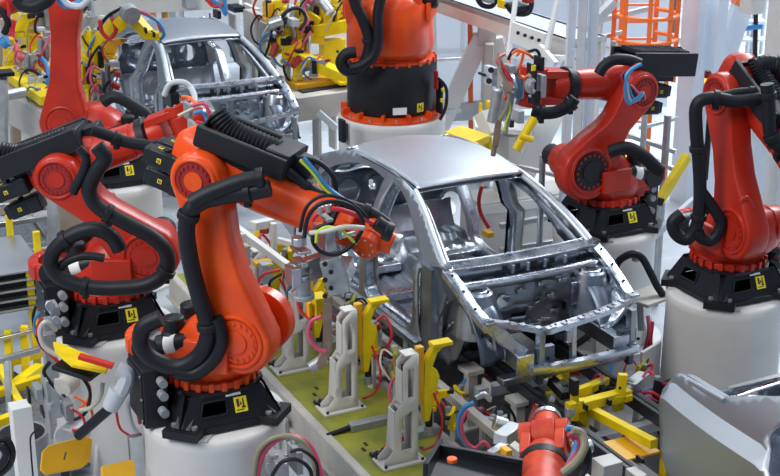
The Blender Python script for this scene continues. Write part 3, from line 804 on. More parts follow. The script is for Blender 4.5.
# ---------------- camera, light
cam = bpy.data.cameras.new('camera'); co = bpy.data.objects.new('camera', cam); COL.objects.link(co)
co.location = (0,0,CAMH); co.rotation_euler = (pi/2-PITCH,0,0); cam.sensor_width = 36; cam.lens = FPX/780*36; cam.clip_end = 200
cam.dof.use_dof = True; cam.dof.focus_distance = 10.3; cam.dof.aperture_fstop = 5.6
SC.camera = co
SC.view_settings.view_transform = 'Standard'; SC.view_settings.look = 'None'; SC.view_settings.gamma = 1; SC.view_settings.exposure = 0.32
w = bpy.data.worlds.new('hall'); SC.world = w; w.use_nodes = True
bg = w.node_tree.nodes['Background']; bg.inputs[0].default_value = (.45,.68,1,1); bg.inputs[1].default_value = .2
def area(loc, size, size_y, e, col=(1,1,1), tgt=None):
    l = bpy.data.lights.new('hall_or_fill_light', 'AREA'); l.shape = 'RECTANGLE'; l.size = size; l.size_y = size_y; l.energy = e; l.color = col
    o = bpy.data.objects.new('hall_or_fill_light', l); COL.objects.link(o); o.location = loc
    d = (V(tgt)-V(loc)) if tgt else V((0,0,-1)); o.rotation_euler = d.to_track_quat('-Z', 'Y').to_euler(); return o
for i, x in enumerate((-9,-3,3,9)):
    area((x,15,9.5), 1.0, 30, 430, (.93,.97,1))
area((9,23,13), 10, 5, 4200, (.88,.94,1))  # added fill light, out of view, brightens the floor at the back
area((-7,4,8.5), 5, 5, 620, (1,.97,.93), (0,10,1))  # added fill light from high left, lifts the sides facing the camera

# ---------------- floor, far wall
m = MB(); m.box((0,22,-.05), (50,56,.1), 'floor'); obj('floor', m, kind='structure')
m = MB(); m.box((0,49,4), (50,.2,8), 'panel_white'); obj('wall_back', m, kind='structure')
m = MB(); m.box((-24.9,22,4), (.2,54,8), 'panel_white'); obj('wall_left', m, kind='structure')
m = MB(); m.box((24.9,22,4), (.2,54,8), 'panel_white'); obj('wall_right', m, kind='structure')

# ---------------- cars
body_car('bare silver car body in the middle, held beside the green platform', CARO)
body_car('bare silver car body standing between the two yellow welding stations', V((-1.90,16.40,.376)))
body_car('bare car body of which only the smooth rear quarter shows, before the tall pedestal', V((4.05,5.30,.376)))

# ---------------- robots
PR, PH = .475, 1.1
pedestal(-1.17, 8.40, PR, PH, 'round white pedestal under the orange robot that holds the gripper')
pedestal(-2.13, 9.88, PR, PH, 'round white pedestal under the robot with the looped black hose, behind the yellow cover plate')
pedestal(-2.80, 13.6, PR, PH, 'round pale pedestal under the red robot whose arm stands straight up')
pedestal(.02, 15.9, .63, 1.19, 'wide low round pedestal behind the car roof')
pedestal(1.97, 12.15, PR, PH, 'round white pedestal behind the car nose with a black hose on its front')
pedestal(2.72, 10.55, PR, PH, 'tall white pedestal behind the smooth rear quarter of the next car')
Z = PH+.013
R1 = robot('bright orange robot reaching an aluminium gripper towards the side of the car', (-1.17,8.40,Z), -19, -13, -17, 1.06, 1.08, 'paint_orange', side=-1, jb=-1, wr=20, boxlen=.60, boxoff=.32, x_sh=.30, tr=.165, far=.22, bz=.16, bh=.14)
R2 = robot('red robot with thick black hose looped all round its lower arm, above the slotted rack', (-2.13,9.88,Z), -3, -47, 22, .85, .9, 'paint_red', side=-1, jb=-1, x_sh=.36, boxlen=.66, wr=90, ws=1.2, mdx=-.14, mdz=.05)
R3 = robot('dull red robot with its lower arm standing straight up before the yellow columns', (-2.80,13.6,Z), 180, -5, -20, 1.38, 1.15, 'paint_red', side=1, jb=-1, link_sc=1.02, x_sh=.42, box=False)
R4 = robot('big orange robot with a black round drum base behind the car roof', (.02,15.9,1.19), -100, -34, 10, 1.6, 1.4, 'paint_orange', side=-1, bigbase=True, z_sh=1.38, x_sh=.22, link_sc=1.6, counter=False, box=False)
R5 = robot('red robot pointing a weld gun over the silver car roof', (1.97,12.15,Z), -152, -39, 6, .84, .88, 'paint_red', side=1, jb=1, x_sh=.37, boxlen=.70, boxoff=-.22, dark=True, w0s=1.18, bh=.21, wr=90, ws=1.35)
R6 = robot('red robot with thick black hoses looping down its upright arm, on the tall pedestal', (2.72,10.55,Z), -65, -17, -31, 1.05, .9, 'paint_red', side=-1, jb=1, x_sh=.30, boxlen=.6, boxoff=.34, motors=False)
def UV(L, Y, Y1=None):
    n = len(L)-1
    return [at(u, v, Y if Y1 is None else Y+(Y1-Y)*i/n) for i, (u, v) in enumerate(L)]
hose(R1, UV([(263,178),(248,180),(234,184),(218,190),(206,195),(192,203)], 7.98), .052, clamps=(.08,))
hose(R1, UV([(270,188),(250,192),(234,194),(218,197),(203,201),(192,209),(187,222),(187,240),(192,269),(199,295),(206,318),(208,336),(199,356),(178,367),(154,360),(141,345),(144,327),(161,318)], 7.98, 8.1), .055, clamps=(.07,.33,.62))
hose(R1, UV([(216,318),(222,340),(213,360),(194,374),(175,372)], 8.05), .045)
hose(R1, UV([(268,160),(290,173),(312,190),(330,199),(352,206),(372,213),(388,224)], 8.2, 8.1), .036, clamps=(.3,.55,.8))
hose(R1, UV([(300,160),(312,172),(326,190),(345,203),(365,210)], 8.15), .012, 'hose_yg', n=6)
hose(R1, UV([(304,158),(316,172),(329,188),(350,203)], 8.15), .012, 'hose_blue', n=6)
hose(R1, UV([(296,158),(318,162),(334,178),(336,196)], 8.2), .016, 'rubber', n=8)
hose(R2, UV([(97,146),(105,158),(97,170),(89,189),(97,206),(126,223),(152,237),(166,252),(166,271),(149,284),(121,288),(89,287),(63,279),(51,266),(54,251),(71,236),(94,229),(111,236),(120,250)], 9.02, 9.1), .054, clamps=(.25,.45,.62,.82))
hose(R2, UV([(79,148),(86,158),(84,170),(78,182),(73,193)], 9.03), .032)
hose(R2, UV([(92,130),(110,136),(126,142),(157,147),(181,151),(200,156)], 9.2, 9.3), .042, clamps=(.3,.6,.85))
hose(R2, UV([(60,270),(66,262),(84,256),(104,258)], 9.1), .03)
hose(R3, UV([(103,102),(112,97),(122,99),(134,106),(146,114),(152,124)], 13.1), .06)
hose(R3, UV([(18,-2),(22,4),(34,6),(46,0),(50,-6)], 12.8), .07)
hose(R4, UV([(352,-10),(356,6),(363,20),(369,38),(368,54),(360,68),(348,71),(341,63),(346,54),(356,52)], 15.15), .065, clamps=(.35,))
hose(R4, UV([(382,-8),(378,14),(378,40),(373,56),(360,66),(350,68)], 15.1), .06)
hose(R5, UV([(609,152),(626,148),(643,156),(655,167),(662,171)], 11.75), .06)
hose(R5, UV([(575,98),(568,106),(556,112),(543,113),(533,110)], 11.6), .055, clamps=(.2,.8))
hose(R5, UV([(599,74),(604,66),(614,60),(628,60),(640,64)], 11.85), .05)
for k, c in enumerate(('hose_blue','hose_clear','hose_blue','rubber','hose_pink')):
    hose(R5, UV([(642-k,64),(630-k*2,72+k),(625+k*2,88),(628+k*3,103-k*2),(636+k*2,99),(643,92)], 11.7+.02*k), .014, c, n=6)
hose(R6, UV([(762,98),(735,101),(710,98),(697,105),(696,127),(699,165),(700,195),(697,224),(687,239),(676,234),(673,222),(682,214)], 10.15, 10.25), .05, clamps=(.16,.42,.62))
hose(R6, UV([(762,92),(742,92),(722,96),(708,99)], 10.2), .035, clamps=(.2,))
hose(R6, UV([(700,190),(716,212),(721,226),(712,240),(701,238),(698,230)], 10.2), .045)
hose(R6, UV([(767,84),(769,106),(770,132),(778,146),(790,150)], 9.95), .05, clamps=(.15,.6))
hose(R6, UV([(795,66),(780,64),(766,62),(756,66)], 10.0), .06, rib=.025)
hose(R6, UV([(741,232),(743,215),(741,202),(746,198),(752,206),(756,220),(755,236)], 10.1), .022, 'paint_red', name='guard_bar')
hose(R6, UV([(756,230),(752,246),(746,254)], 10.1), .018, 'paint_red', name='guard_bar')
# ---------------- conveyor platform and its frame (line frame: x along, y across, world height)
T('platform', 'olive green platform deck with a steel edge beam running under the car line', 'platform', [
    ('deck', [('B',(-.6,-1.49,.285),(6.2,.76,.03),'yellow_green')]),
    ('edge_beam', [('B',(-.6,-1.885,.20),(6.2,.03,.22),'beige_paint'),('B',(-.6,-1.86,.307),(6.2,.06,.014),'beige_paint'),('B',(-.6,-1.90,.09),(6.2,.07,.02),'beige_paint')]),
    ('edge_beam', [('B',(-.6,-1.10,.20),(6.2,.04,.2),'grey_paint')])])
for i, x in enumerate((.72,-.55,-1.8,-3.0)):
    T('levelling_foot', 'grey levelling foot with threaded studs at the platform edge', 'foot', [
        ('plate', [('B',(x,-1.98,.012),(.16,.16,.024),'alu_dull')]), ('bracket', [('B',(x,-1.94,.1),(.12,.012,.18),'alu_dull'),('B',(x,-1.98,.16),(.12,.09,.012),'alu_dull')]),
        ('stud', [('C',(x-.05,-2.0,.02),(x-.05,-2.0,.22),.01,'alu')]), ('stud', [('C',(x+.05,-2.0,.02),(x+.05,-2.0,.22),.01,'alu')])], group='levelling feet of the platform')
m = MB(LINE); m.box((-.4,.35,.012), (7.5,2.4,.024), 'pit'); tag(obj('conveyor_bed', m), 'dark floor pan between the rails under the car line', 'conveyor bed')
# black rails the skids run on
for y, l in ((-.28,'long black rail nearer the green platform, under the car'), (.42,'long black rail on the far side, nearer the white pedestals')):
    T('skid_rail', l, 'rail', [('rail', [('B',(-.3,y,.44),(6.6,.07,.10),'rail_black'),('B',(-.3,y,.50),(6.6,.10,.014),'rail_black')]),
        ('strip', [('B',(-.3,y,.511),(6.6,.03,.008),'cast_black')])], bev=.003)
m = MB(LINE); m.box((-.3,-.02,.30), (6.6,.05,.07), 'rail_black'); tag(obj('chain_guide', m), 'thin dark chain guide between the two black rails', 'rail')
# pale support frame
for x, y, z1, l in ((-.02,-.54,.52,'under the front door opening of the middle car'),(-.95,-.62,.50,'under the centre pillar of the middle car'),(-1.9,-.62,.5,'under the rear door opening of the middle car'),(.42,-.36,.40,'beside the red clamp ahead of the middle car'),(1.0,.78,.44,'behind the silver square cylinder'),(-.6,.75,.5,'at the far side of the middle car'),(1.95,.75,.44,'beyond the far rail by the next car'),(1.75,-.62,.40,'just left of the lower yellow tray'),(2.6,-.62,.4,'below the tail of the next car')):
    T('support_post', 'pale square post with cap plate '+l, 'post', [
        ('post', [('B',(x,y,z1/2),(.085,.085,z1),'white_paint')]), ('cap', [('B',(x,y,z1+.02),(.17,.15,.04),'white_paint')]),
        ('foot', [('B',(x,y,.03),(.16,.16,.03),'white_paint')])], group='pale support posts of the conveyor')
for y, z, l, mt in ((-.88,.50,'upper long pale beam behind the white fixture stands','beige_paint'),(-1.0,.20,'lower long pale beam behind the white fixture stands','beige_paint')):
    T('support_beam', l, 'beam', [('beam', [('B',(-.6,y,z),(5.6,.07,.07),mt)]), ('bolt', [('B',(.2,y-.04,z),(.02,.02,.03),'cast_black')]), ('bolt', [('B',(-.2,y-.04,z),(.02,.02,.03),'cast_black')]),
       ('plate', [('B',(-.05,y-.04,z),(.16,.01,.06),'white_paint')])])
T('cross_beam', 'pale cross beam from the post to the middle rail under the car front', 'beam', [('beam', [('B',(.13,-.20,.40),(.08,.75,.09),'grey_light')]), ('flange', [('B',(.12,-.47,.40),(.14,.02,.16),'white_paint')])])
T('cross_beam', 'pale cross beam under the yellow fixture beyond the near black rail', 'beam', [('beam', [('B',(1.05,.20,.30),(.08,1.1,.08),'grey_light')]), ('flange', [('B',(1.05,-.36,.30),(.14,.02,.14),'white_paint')])])
for x in (-1.3,-2.3):
    T('cross_beam', 'pale cross beam further back under the car floor', 'beam', [('beam', [('B',(x,-.1,.40),(.08,1.3,.09),'grey_light')]), ('flange', [('B',(x,-.75,.40),(.14,.02,.16),'white_paint')])], group='rear cross beams under the car')

# ---------------- white cast stands with amber and yellow clamp arms
def stand(x, y, label, H=.85, arm=True, z0=.30):
    M = LINE @ Matrix.Translation(V((x,y,z0)))
    t = thing('fixture_stand', label, 'stand', M=M)
    out = [(-.27,.02),(.0,.02),(.0,H),(-.05,H),(-.12,H-.07),(-.12,H*.6),(-.18,H*.5),(-.2,.12),(-.27,.05)]
    holes = [[(-.04,H*.62),(-.04,H*.88),(-.085,H*.88),(-.085,H*.62)],[(-.05,.12),(-.05,H*.5),(-.13,H*.44),(-.14,.12)],]
    for s in (-1, 1):
        m = MB(); m.sheet(out, holes, lambda a, b, s=s: V((s*.055, a, b)), 'white_paint', res=.07); obj('side_rib', m, t, solid=.016)
    m = MB(); m.box((0,-.006,H/2), (.11,.012,H), 'white_paint'); m.box((0,-.125,H*.33+.33), (.10,.012,H*.3), 'white_paint'); m.box((0,-.185,.28), (.1,.012,.32), 'white_paint'); m.box((0,-.05,H), (.11,.1,.014), 'white_paint'); m.box((0,-.1,.42*H/.85+.03), (.10,.10,.012), 'white_paint')
    obj('web', m, t)
    m = MB(); m.box((0,-.12,.01), (.2,.36,.02), 'white_paint'); fp = obj('foot_plate', m, t, bevel=.003)
    for a, b in ((-.08,-.27),(.08,-.27),(-.08,.03),(.08,.03)):
        m = MB(); m.cyl((a,b,.02), (a,b,.035), .012, 'cast_black', n=6); obj('bolt', m, fp)
    if arm:
        m = MB(); m.box((0,.035,H*.78), (.055,.055,H*.52), 'yellow_amber'); ab = obj('amber_block', m, t, bevel=.004)
        for z in (H*.62,H*.8,H*.95):
            m = MB(); m.cyl((-.03,.035,z), (-.05,.035,z), .016, 'cast_black', n=8); m.tube([(-.045,.035,z),(-.07,.0,z-.02),(-.075,-.06,z-.05)], .008, 'rubber', n=5); obj('dowel', m, ab)
        m = MB(); m.prism([(.07,H*.34),(.11,H*.34),(.19,H*.74),(.17,H*.80),(.13,H*.84),(.17,H*.96),(.24,H*1.02),(.15,H*1.03),(.07,H*.9),(.06,H*.6)], -.03, .03, 'yellow', fn=lambda a, b, c: (b, a, c)); m.box((0,.21,H*1.03), (.09,.16,.03), 'yellow')
        obj('clamp_arm', m, t, bevel=.004)
        m = MB(); m.cyl((0,.12,H*.28), (0,.12,H*.5), .028, 'cast_black', n=12); m.cyl((0,.12,H*.2), (0,.12,H*.28), .035, 'alu_dull', n=12); obj('pneumatic_cylinder', m, t)
        m = MB(); m.tube([(.03,.14,H*.6),(.06,.2,H*.35),(.03,.17,H*.12),(-.02,.08,H*.04)], .010, 'hose_red', n=6); obj('air_hose', m, t)
    for k, (a, b) in enumerate(((-.15,-.12),(-.15,-.2))):
        m = MB()
        for j in range(4): m.cyl((a-.035*0, b-.04*j+.06, .02), (a, b-.04*j+.06, .05), .015, 'alu', n=8)
        m.box((a, b, .012), (.07,.16,.02), 'cast_black'); obj('valve_block', m, t)
    return t
stand(.70,-1.42, 'white cast stand with yellow arm, nearest the camera on the green platform', H=.86)
stand(-.28,-1.45, 'white cast stand in the middle of the platform with red hoses beside its amber block', H=.84)
stand(-1.14,-1.50, 'white cast stand at the far end of the platform under the aluminium gripper', H=.74)
stand(-2.1,-1.5, 'white cast stand partly hidden behind the nearest orange robot', H=.74)
# short silver channels lying on the deck
T('cable_channel', 'grey metal channel lying on the green deck between two stands', 'channel', [('channel', [('B',(.1,-1.5,.33),(.08,.34,.06),'alu_dull')]), ('hose_end', [('C',(.1,-1.66,.33),(.1,-1.86,.30),.022,'rubber')])])
T('cable_channel', 'dark channel with red hoses on the deck left of the nearest stand', 'channel', [('channel', [('B',(.42,-1.22,.33),(.09,.3,.07),'grey_paint')]), ('hose', [('H',[(.42,-1.35,.33),(.45,-1.5,.32),(.55,-1.62,.32)],.014,'hose_red')])])
for a, b in ((.35,-1.65),(.42,-1.7),(.6,-1.3),(-.7,-1.6),(-.6,-1.66)):
    m = MB(LINE); m.box((a,b,.303), (.05,.022,.006), 'ink'); 
    tag(obj('slot_cover', m), 'small dark slot cover set in the green deck', 'slot cover', 'dark slot covers in the green deck')

# ---------------- clamp units crowding the space under the car
def clamp_unit(x, y, z, h, label, rot=0., col='yellow', pad='paint_darkred', z0=.02):
    M = LINE @ Matrix.Translation(V((x,y,z0))) @ Matrix.Rotation(rot, 4, 'Z')
    t = thing('clamp_unit', label, 'clamp', M=M); H = z-z0
    m = MB(); m.box((0,0,.015), (.16,.14,.03), 'beige_paint'); m.box((0,0,H*.4), (.07,.06,H*.8), 'beige_paint'); obj('riser', m, t, bevel=.004)
    m = MB(); m.box((0,-.01,H*.8), (.08,.09,h*.5), col); m.prism([(-.05,H*.7),(.05,H*.75),(.06,H),(.12,H+h*.35),(.06,H+h*.4),(-.02,H+.02),(-.06,H*.9)], -.02, .02, col); obj('body', m, t, bevel=.004)
    m = MB(); m.box((.10,0,H+h*.30), (.08,.06,.05), pad); m.cyl((.1,0,H+h*.2), (.1,0,H+h*.45), .016, 'alu', n=10); obj('pad', m, t, bevel=.004)
    m = MB(); m.cyl((-.07,.0,H*.45), (-.07,0,H*.85), .028, 'alu_dull', n=12); m.cyl((-.07,0,H*.4), (-.07,0,H*.45), .034, 'cast_black', n=12); obj('cylinder', m, t)
    m = MB(); m.tube([(-.07,.03,H*.5),(-.12,.09,H*.35),(-.04,.12,H*.2),(.05,.08,.03)], .011, 'hose_red', n=6); obj('air_hose', m, t)
    m = MB(); m.tube([(-.07,-.03,H*.8),(-.13,-.08,H*.6),(-.09,-.1,H*.3),(0,-.09,.03)], .010, 'rubber', n=6); obj('air_hose', m, t)
    return t
G = 'yellow clamps under the car floor'
clamp_unit(-.15,-.98,.62,.22,'yellow clamp on a pale riser beside the car sill, left of the amber stand', .3, z0=.30)
clamp_unit(-.75,-1.02,.70,.22,'red padded clamp just below the car sill behind the middle stand', -.5, col='beige_paint', z0=.30)
clamp_unit(-1.05,-1.05,.72,.2,'olive clamp below the sill behind the middle stand', 1.2, col='yellow_green', z0=.30)
clamp_unit(-1.5,-1.15,.80,.2,'yellow clamp beneath the gripper behind the far stand', .2, z0=.30)
for x, y, z, r in ((-.1,.12,.5,.4),(-.55,.05,.5,2.),(.25,.15,.45,1.),(-1.2,.1,.5,2.5),(-1.7,-.1,.5,.3)):
    tag(clamp_unit(x, y, z, .16, 'x', r), 'yellow clamp between the black rails under the car floor', 'clamp', G)
clamp_unit(.72,-.42,.40,.2,'red clamp arm in front of the near black rail, beside coiled hoses', 2.2, col='paint_darkred')
clamp_unit(.92,-.55,.36,.16,'small red clamp with an aluminium cylinder next to the foreground red wrist', 1.2, col='paint_darkred')
clamp_unit(1.0,.70,.52,.2,'red clamp below the silver cylinder beyond the far black rail', 1.0, col='paint_darkred')
clamp_unit(1.3,.05,.42,.14,'red clamp under the yellow crossbar fixture', .3, col='paint_darkred')

# ---------------- yellow locating fixture in front of the car, over the rails
T('locating_fixture', 'yellow locating fixture with crossbar and upright arms across the black rails', 'fixture', [
    ('long_beam', [('l',586,408,9.55,654,444,8.85,.065,.07,'yellow')]),
    ('crossbar', [('l',570,408,9.35,628,393,9.8,.085,.075,'yellow')]),
    ('crossbar', [('l',582,392,9.75,606,380,10.0,.07,.06,'yellow'),('l',572,395,9.6,590,388,9.7,.05,.08,'yellow')]),
    ('upright', [('l',620,397,9.7,623,374,9.7,.05,.07,'yellow'),('l',613,399,9.65,626,397,9.75,.06,.05,'yellow'),('l',631,397,9.75,624,399,9.7,.04,.05,'yellow')], [('bolt', [('c',620,388,9.62,620,388,9.60,.012,'cast_black')])]),
    ('upright', [('l',574,420,9.35,575,384,9.35,.045,.06,'yellow')], [('black_bracket', [('b',569,377,579,396,9.3,.07,'cast_black')])]),
    ('bracket', [('b',565,401,577,409,9.2,.06,'yellow'),('c',570,415,9.2,570,407,9.2,.04,'alu_dull'),('b',576,398,584,412,9.4,.06,'yellow')]),
    ('bracket', [('b',612,402,624,411,9.9,.03,'yellow')]),
    ('tray', [('B',(1.58,-.12,.50),(.30,.30,.02),'yellow_amber'),('B',(1.45,-.24,.47),(.5,.03,.05),'yellow')]),
    ('leg', [('l',583,410,9.5,584,436,9.55,.07,.07,'yellow')]),
    ('leg', [('B',(1.75,.08,.28),(.08,.08,.5),'yellow')]),
    ('clamp_body', [('b',606,398,612,406,9.55,.05,'cast_black'),('b',583,403,588,411,9.3,.05,'cast_black')]),
    ('roller', [('c',548,399,9.75,553,401,9.75,.05,'alu_dull'),('c',567,413,9.25,571,414,9.25,.05,'alu_dull')]),
])
T('locating_fixture', 'smaller yellow bracket with black clamp bodies left of the yellow crossbar fixture', 'fixture', [
    ('bracket', [('b',545,391,560,398,9.9,.08,'yellow'),('l',550,388,10.0,562,379,10.1,.05,.05,'yellow')]),
    ('clamp_body', [('l',552,381,9.9,566,396,9.7,.08,.07,'cast_black'),('b',560,383,568,393,9.8,.05,'cast_black')], [('roller', [('c',548,399,9.8,552,400,9.8,.045,'alu_dull')])]),
    ('leg', [('B',(.75,-.02,.27),(.07,.07,.5),'yellow')])])
T('pneumatic_cylinder', 'silver square cylinder with an amber tip at the right end of the yellow crossbar', 'cylinder', [
    ('barrel', [('l',630,388,9.9,644,377,10.1,.10,.09,'alu')], [('tip', [('c',644,377,10.1,652,372,10.2,.018,'yellow_amber')]), ('rod', [('c',626,391,9.88,631,387,9.92,.03,'alu_dull')])]),
    ('mount', [('l',637,385,10.0,638,404,10.0,.05,.05,'alu_dull')])])
T('hose_bundle', 'red and blue hose loops right of the yellow fixture', 'hose', [
    ('red_hose', [('h',[(640,395,9.95),(650,392,9.9),(660,398,9.9),(664,408,9.9),(662,418,9.9)],.016,'hose_red')]),
    ('blue_hose', [('h',[(640,400,9.9),(646,390,9.95),(658,390,9.95),(664,402,9.95),(660,414,9.95)],.014,'hose_blue')]),
    ('pink_hose', [('h',[(642,405,9.9),(650,398,9.9),(659,404,9.9),(658,412,9.9)],.014,'hose_pink')])])
T('hose_bundle', 'red and blue hoses hanging beside the right end of the car front', 'hose', [
    ('red_hose', [('h',[(652,322,10.7),(650,340,10.6),(651,352,10.6),(646,366,10.5),(640,372,10.5)],.022,'hose_red')]),
    ('red_hose', [('h',[(648,316,10.7),(649,332,10.6),(645,350,10.6),(643,368,10.5)],.018,'hose_pink')]),
    ('blue_hose', [('h',[(615,330,10.7),(614,345,10.7),(612,360,10.6),(610,376,10.5)],.018,'hose_blue')])])
T('splash_panel', 'plain white upright guard panel between the yellow fixture and the tall right pedestal', 'panel', [
    ('panel', [('b',636,345,662,412,10.45,.03,'white_clean',radians(50))])])
T('guard_board', 'flat beige board on a bracket between the two right-hand pedestals', 'board', [
    ('board', [('l',634,302,11.2,666,290,11.5,.30,.03,'beige_paint')]), ('bracket', [('l',640,304,11.3,641,330,11.3,.05,.05,'grey_paint')])])
T('step', 'pale step box beside the tall right pedestal, behind the next car', 'step', [('top', [('l',740,396,9.55,800,380,9.8,.3,.03,'beige_paint')]), ('side', [('l',741,404,9.4,800,388,9.65,.03,.14,'beige_paint')])])
T('fixture_block', 'white machined block on the floor right of the foreground wrist', 'block', [('block', [('b',592,456,622,482,8.4,.14,'white_paint')]), ('rod', [('c',560,452,8.3,590,446,8.4,.05,'alu')])])
T('fixture_block', 'white machined block near the lower yellow tray', 'block', [('block', [('b',626,468,646,486,8.5,.14,'white_paint')]), ('mount', [('b',636,455,644,463,8.6,.08,'cast_black')])])
# ---------------- gripper on the nearest robot
Yg = 7.86
T('gripper', 'aluminium gripper with coiled hoses held by the nearest orange robot against the car side', 'gripper', [
    ('actuator', [('b',289,244,312,255,Yg-.05,.15,'alu'),('b',293,256,309,268,Yg-.05,.13,'alu')], [('cap', [('v',299,241,Yg-.05,.045,.05,'alu')]), ('stem', [('v',303,287,Yg-.05,.045,.10,'alu_dull'),('v',303,296,Yg-.05,.07,.03,'alu_dull'),('v',303,280,Yg-.05,.035,.06,'alu')])]),
    ('side_arm', [('b',284,263,302,287,Yg-.1,.12,'alu'),('l',292,275,Yg-.08,328,262,Yg+.12,.07,.14,'alu')], [('bolt', [('b',308,268,313,274,Yg-.05,.03,'alu_dull')])]),
    ('hinge_plate', [('l',330,256,Yg,340,290,Yg,.14,.13,'alu_dull'),('l',334,290,Yg,347,262,Yg+.2,.10,.12,'alu')], [('bolt', [('c',325+6*(i%2),264+8*i,Yg-.1,325+6*(i%2),264+8*i,Yg-.13,.016,'cast_black') for i in range(5)])]),
    ('valve_block', [('b',312,222,336,252,Yg+.05,.20,'alu'),('b',316,212,334,222,Yg+.05,.16,'alu_dull')], [('fitting', [('v',320,210,Yg,.02,.05,'alu'),('v',328,208,Yg,.02,.05,'alu'),('b',334,226,342,240,Yg+.05,.08,'alu_dull')])]),
    ('grip_arm', [('l',328,300,Yg,327,350,Yg,.10,.05,'bronze'),('l',328,348,Yg,318,366,Yg,.09,.05,'bronze')], [('pad', [('c',310,368,Yg-.02,326,358,Yg,.035,'alu_dull')])]),
    ('cover', [('b',308,292,330,322,Yg+.15,.12,'yellow'),('b',305,300,312,318,Yg+.1,.06,'yellow_amber')]),
    ('beige_hose', [('h',[(310,233,Yg-.1),(326,231,Yg-.15),(345,227,Yg-.15),(364,228,Yg-.1)],.016,'hose_clear')]),
    ('black_hose', [('h',[(304,240,Yg-.05),(308,218,Yg-.1),(320,204,Yg-.12),(340,202,Yg-.1),(356,210,Yg-.05),(363,224,Yg-.05),(355,242,Yg-.1),(338,254,Yg-.12),(322,252,Yg-.12),(313,242,Yg-.12),(315,230,Yg-.1),(328,224,Yg-.1)],.014,'rubber')]),
    ('black_hose', [('h',[(300,232,Yg),(306,208,Yg),(322,196,Yg),(344,199,Yg),(362,212,Yg),(372,226,Yg)],.012,'rubber')]),
    ('red_hose', [('h',[(312,221,Yg),(320,212,Yg),(336,209,Yg),(356,215,Yg),(374,224,Yg)],.016,'hose_red')]),
    ('green_hose', [('h',[(316,243,Yg-.14),(318,232,Yg-.14),(328,227,Yg-.14),(342,231,Yg-.14),(356,244,Yg-.1)],.010,'hose_yg')]),
    ('red_hose', [('h',[(322,316,Yg-.1),(311,322,Yg-.1),(309,336,Yg-.1),(317,348,Yg-.1),(326,352,Yg-.1)],.014,'hose_pink')]),
    ('red_hose', [('h',[(296,290,Yg+.1),(300,310,Yg+.1),(311,318,Yg+.1),(322,312,Yg+.1)],.012,'hose_red')]),
    ('rod', [('c',342,236,Yg-.1,356,233,Yg-.1,.016,'alu')]),
    ('clamp_end', [('c',384,230,Yg,392,233,Yg,.06,'cast_black'),('c',376,222,Yg,386,229,Yg,.045,'cast_black')]),
])
# ---------------- weld gun on the right-hand robot
Yw = 11.35
T('weld_gun', 'weld gun with coloured cables on the robot right of centre, above the car roof', 'weld gun', [
    ('body', [('b',527,62,536,98,Yw,.14,'cast_black'),('b',534,54,544,72,Yw,.12,'plastic_black'),('b',528,88,540,106,Yw,.12,'plastic_black'),('b',536,73,546,98,Yw,.10,'grey_paint')], [('label', [('b',531,65,536,71,Yw-.12,.01,'sticker_yellow')]), ('bolt', [('c',530+4*(i%2),76+5*i,Yw-.08,530+4*(i%2),76+5*i,Yw-.11,.014,'alu') for i in range(5)])]),
    ('transformer', [('b',484,64,497,87,Yw+.1,.14,'grey_light')], [('screw', [('c',491,70,Yw,491,70,Yw-.03,.025,'cast_black'),('c',489,81,Yw,489,81,Yw-.03,.025,'cast_black')]), ('stub', [('b',478,71,486,77,Yw+.1,.1,'cast_black')])]),
    ('adapter', [('b',502,62,516,74,Yw,.14,'grey_paint'),('b',500,84,516,92,Yw,.12,'alu_dull'),('c',508,87,Yw-.1,508,87,Yw-.14,.045,'bronze')]),
    ('electrode_arm', [('l',508,88,Yw,500,120,Yw,.06,.07,'alu_dull'),('l',500,112,Yw,495,146,Yw,.055,.05,'bronze')], [('tip', [('c',495,144,Yw,493,156,Yw,.022,'bronze')])]),
    ('electrode_arm', [('l',513,92,Yw+.05,505,134,Yw+.05,.04,.04,'alu_dull')]),
    ('cylinder', [('c',498,90,Yw,492,122,Yw,.045,'alu_dull'),('c',520,76,Yw+.1,519,98,Yw+.1,.04,'alu_dull')]),
    ('red_hose', [('h',[(499,54,Yw),(503,66,Yw-.1),(511,80,Yw-.1),(509,92,Yw-.1),(504,100,Yw-.1)],.014,'hose_red')]),
    ('pink_hose', [('h',[(505,54,Yw),(497,60,Yw-.1),(504,74,Yw-.1),(512,86,Yw-.1)],.014,'hose_pink')]),
    ('olive_hose', [('h',[(499,56,Yw-.1),(501,72,Yw-.12),(508,86,Yw-.12),(508,104,Yw-.12),(500,120,Yw-.1)],.014,'hose_olive')]),
    ('orange_hose', [('h',[(516,56,Yw),(523,50,Yw),(522,60,Yw),(518,72,Yw),(523,78,Yw),(530,74,Yw)],.013,'hose_orange')]),
    ('orange_hose', [('h',[(512,54,Yw-.1),(518,50,Yw-.1),(528,54,Yw-.1),(533,58,Yw)],.013,'hose_orange')]),
    ('black_hose', [('h',[(508,60,Yw),(514,50,Yw),(526,52,Yw),(536,50,Yw),(540,56,Yw)],.014,'rubber')]),
    ('blue_hose', [('h',[(514,70,Yw),(518,82,Yw),(520,94,Yw),(516,104,Yw)],.013,'hose_blue')]),
    ('yellow_hose', [('h',[(508,98,Yw-.1),(510,110,Yw-.1),(506,122,Yw-.1),(504,132,Yw-.1)],.010,'hose_yg')]),
    ('flange_adapter', [('c',536,86,Yw-.05,530,85,Yw,.07,'alu_dull')]),
])
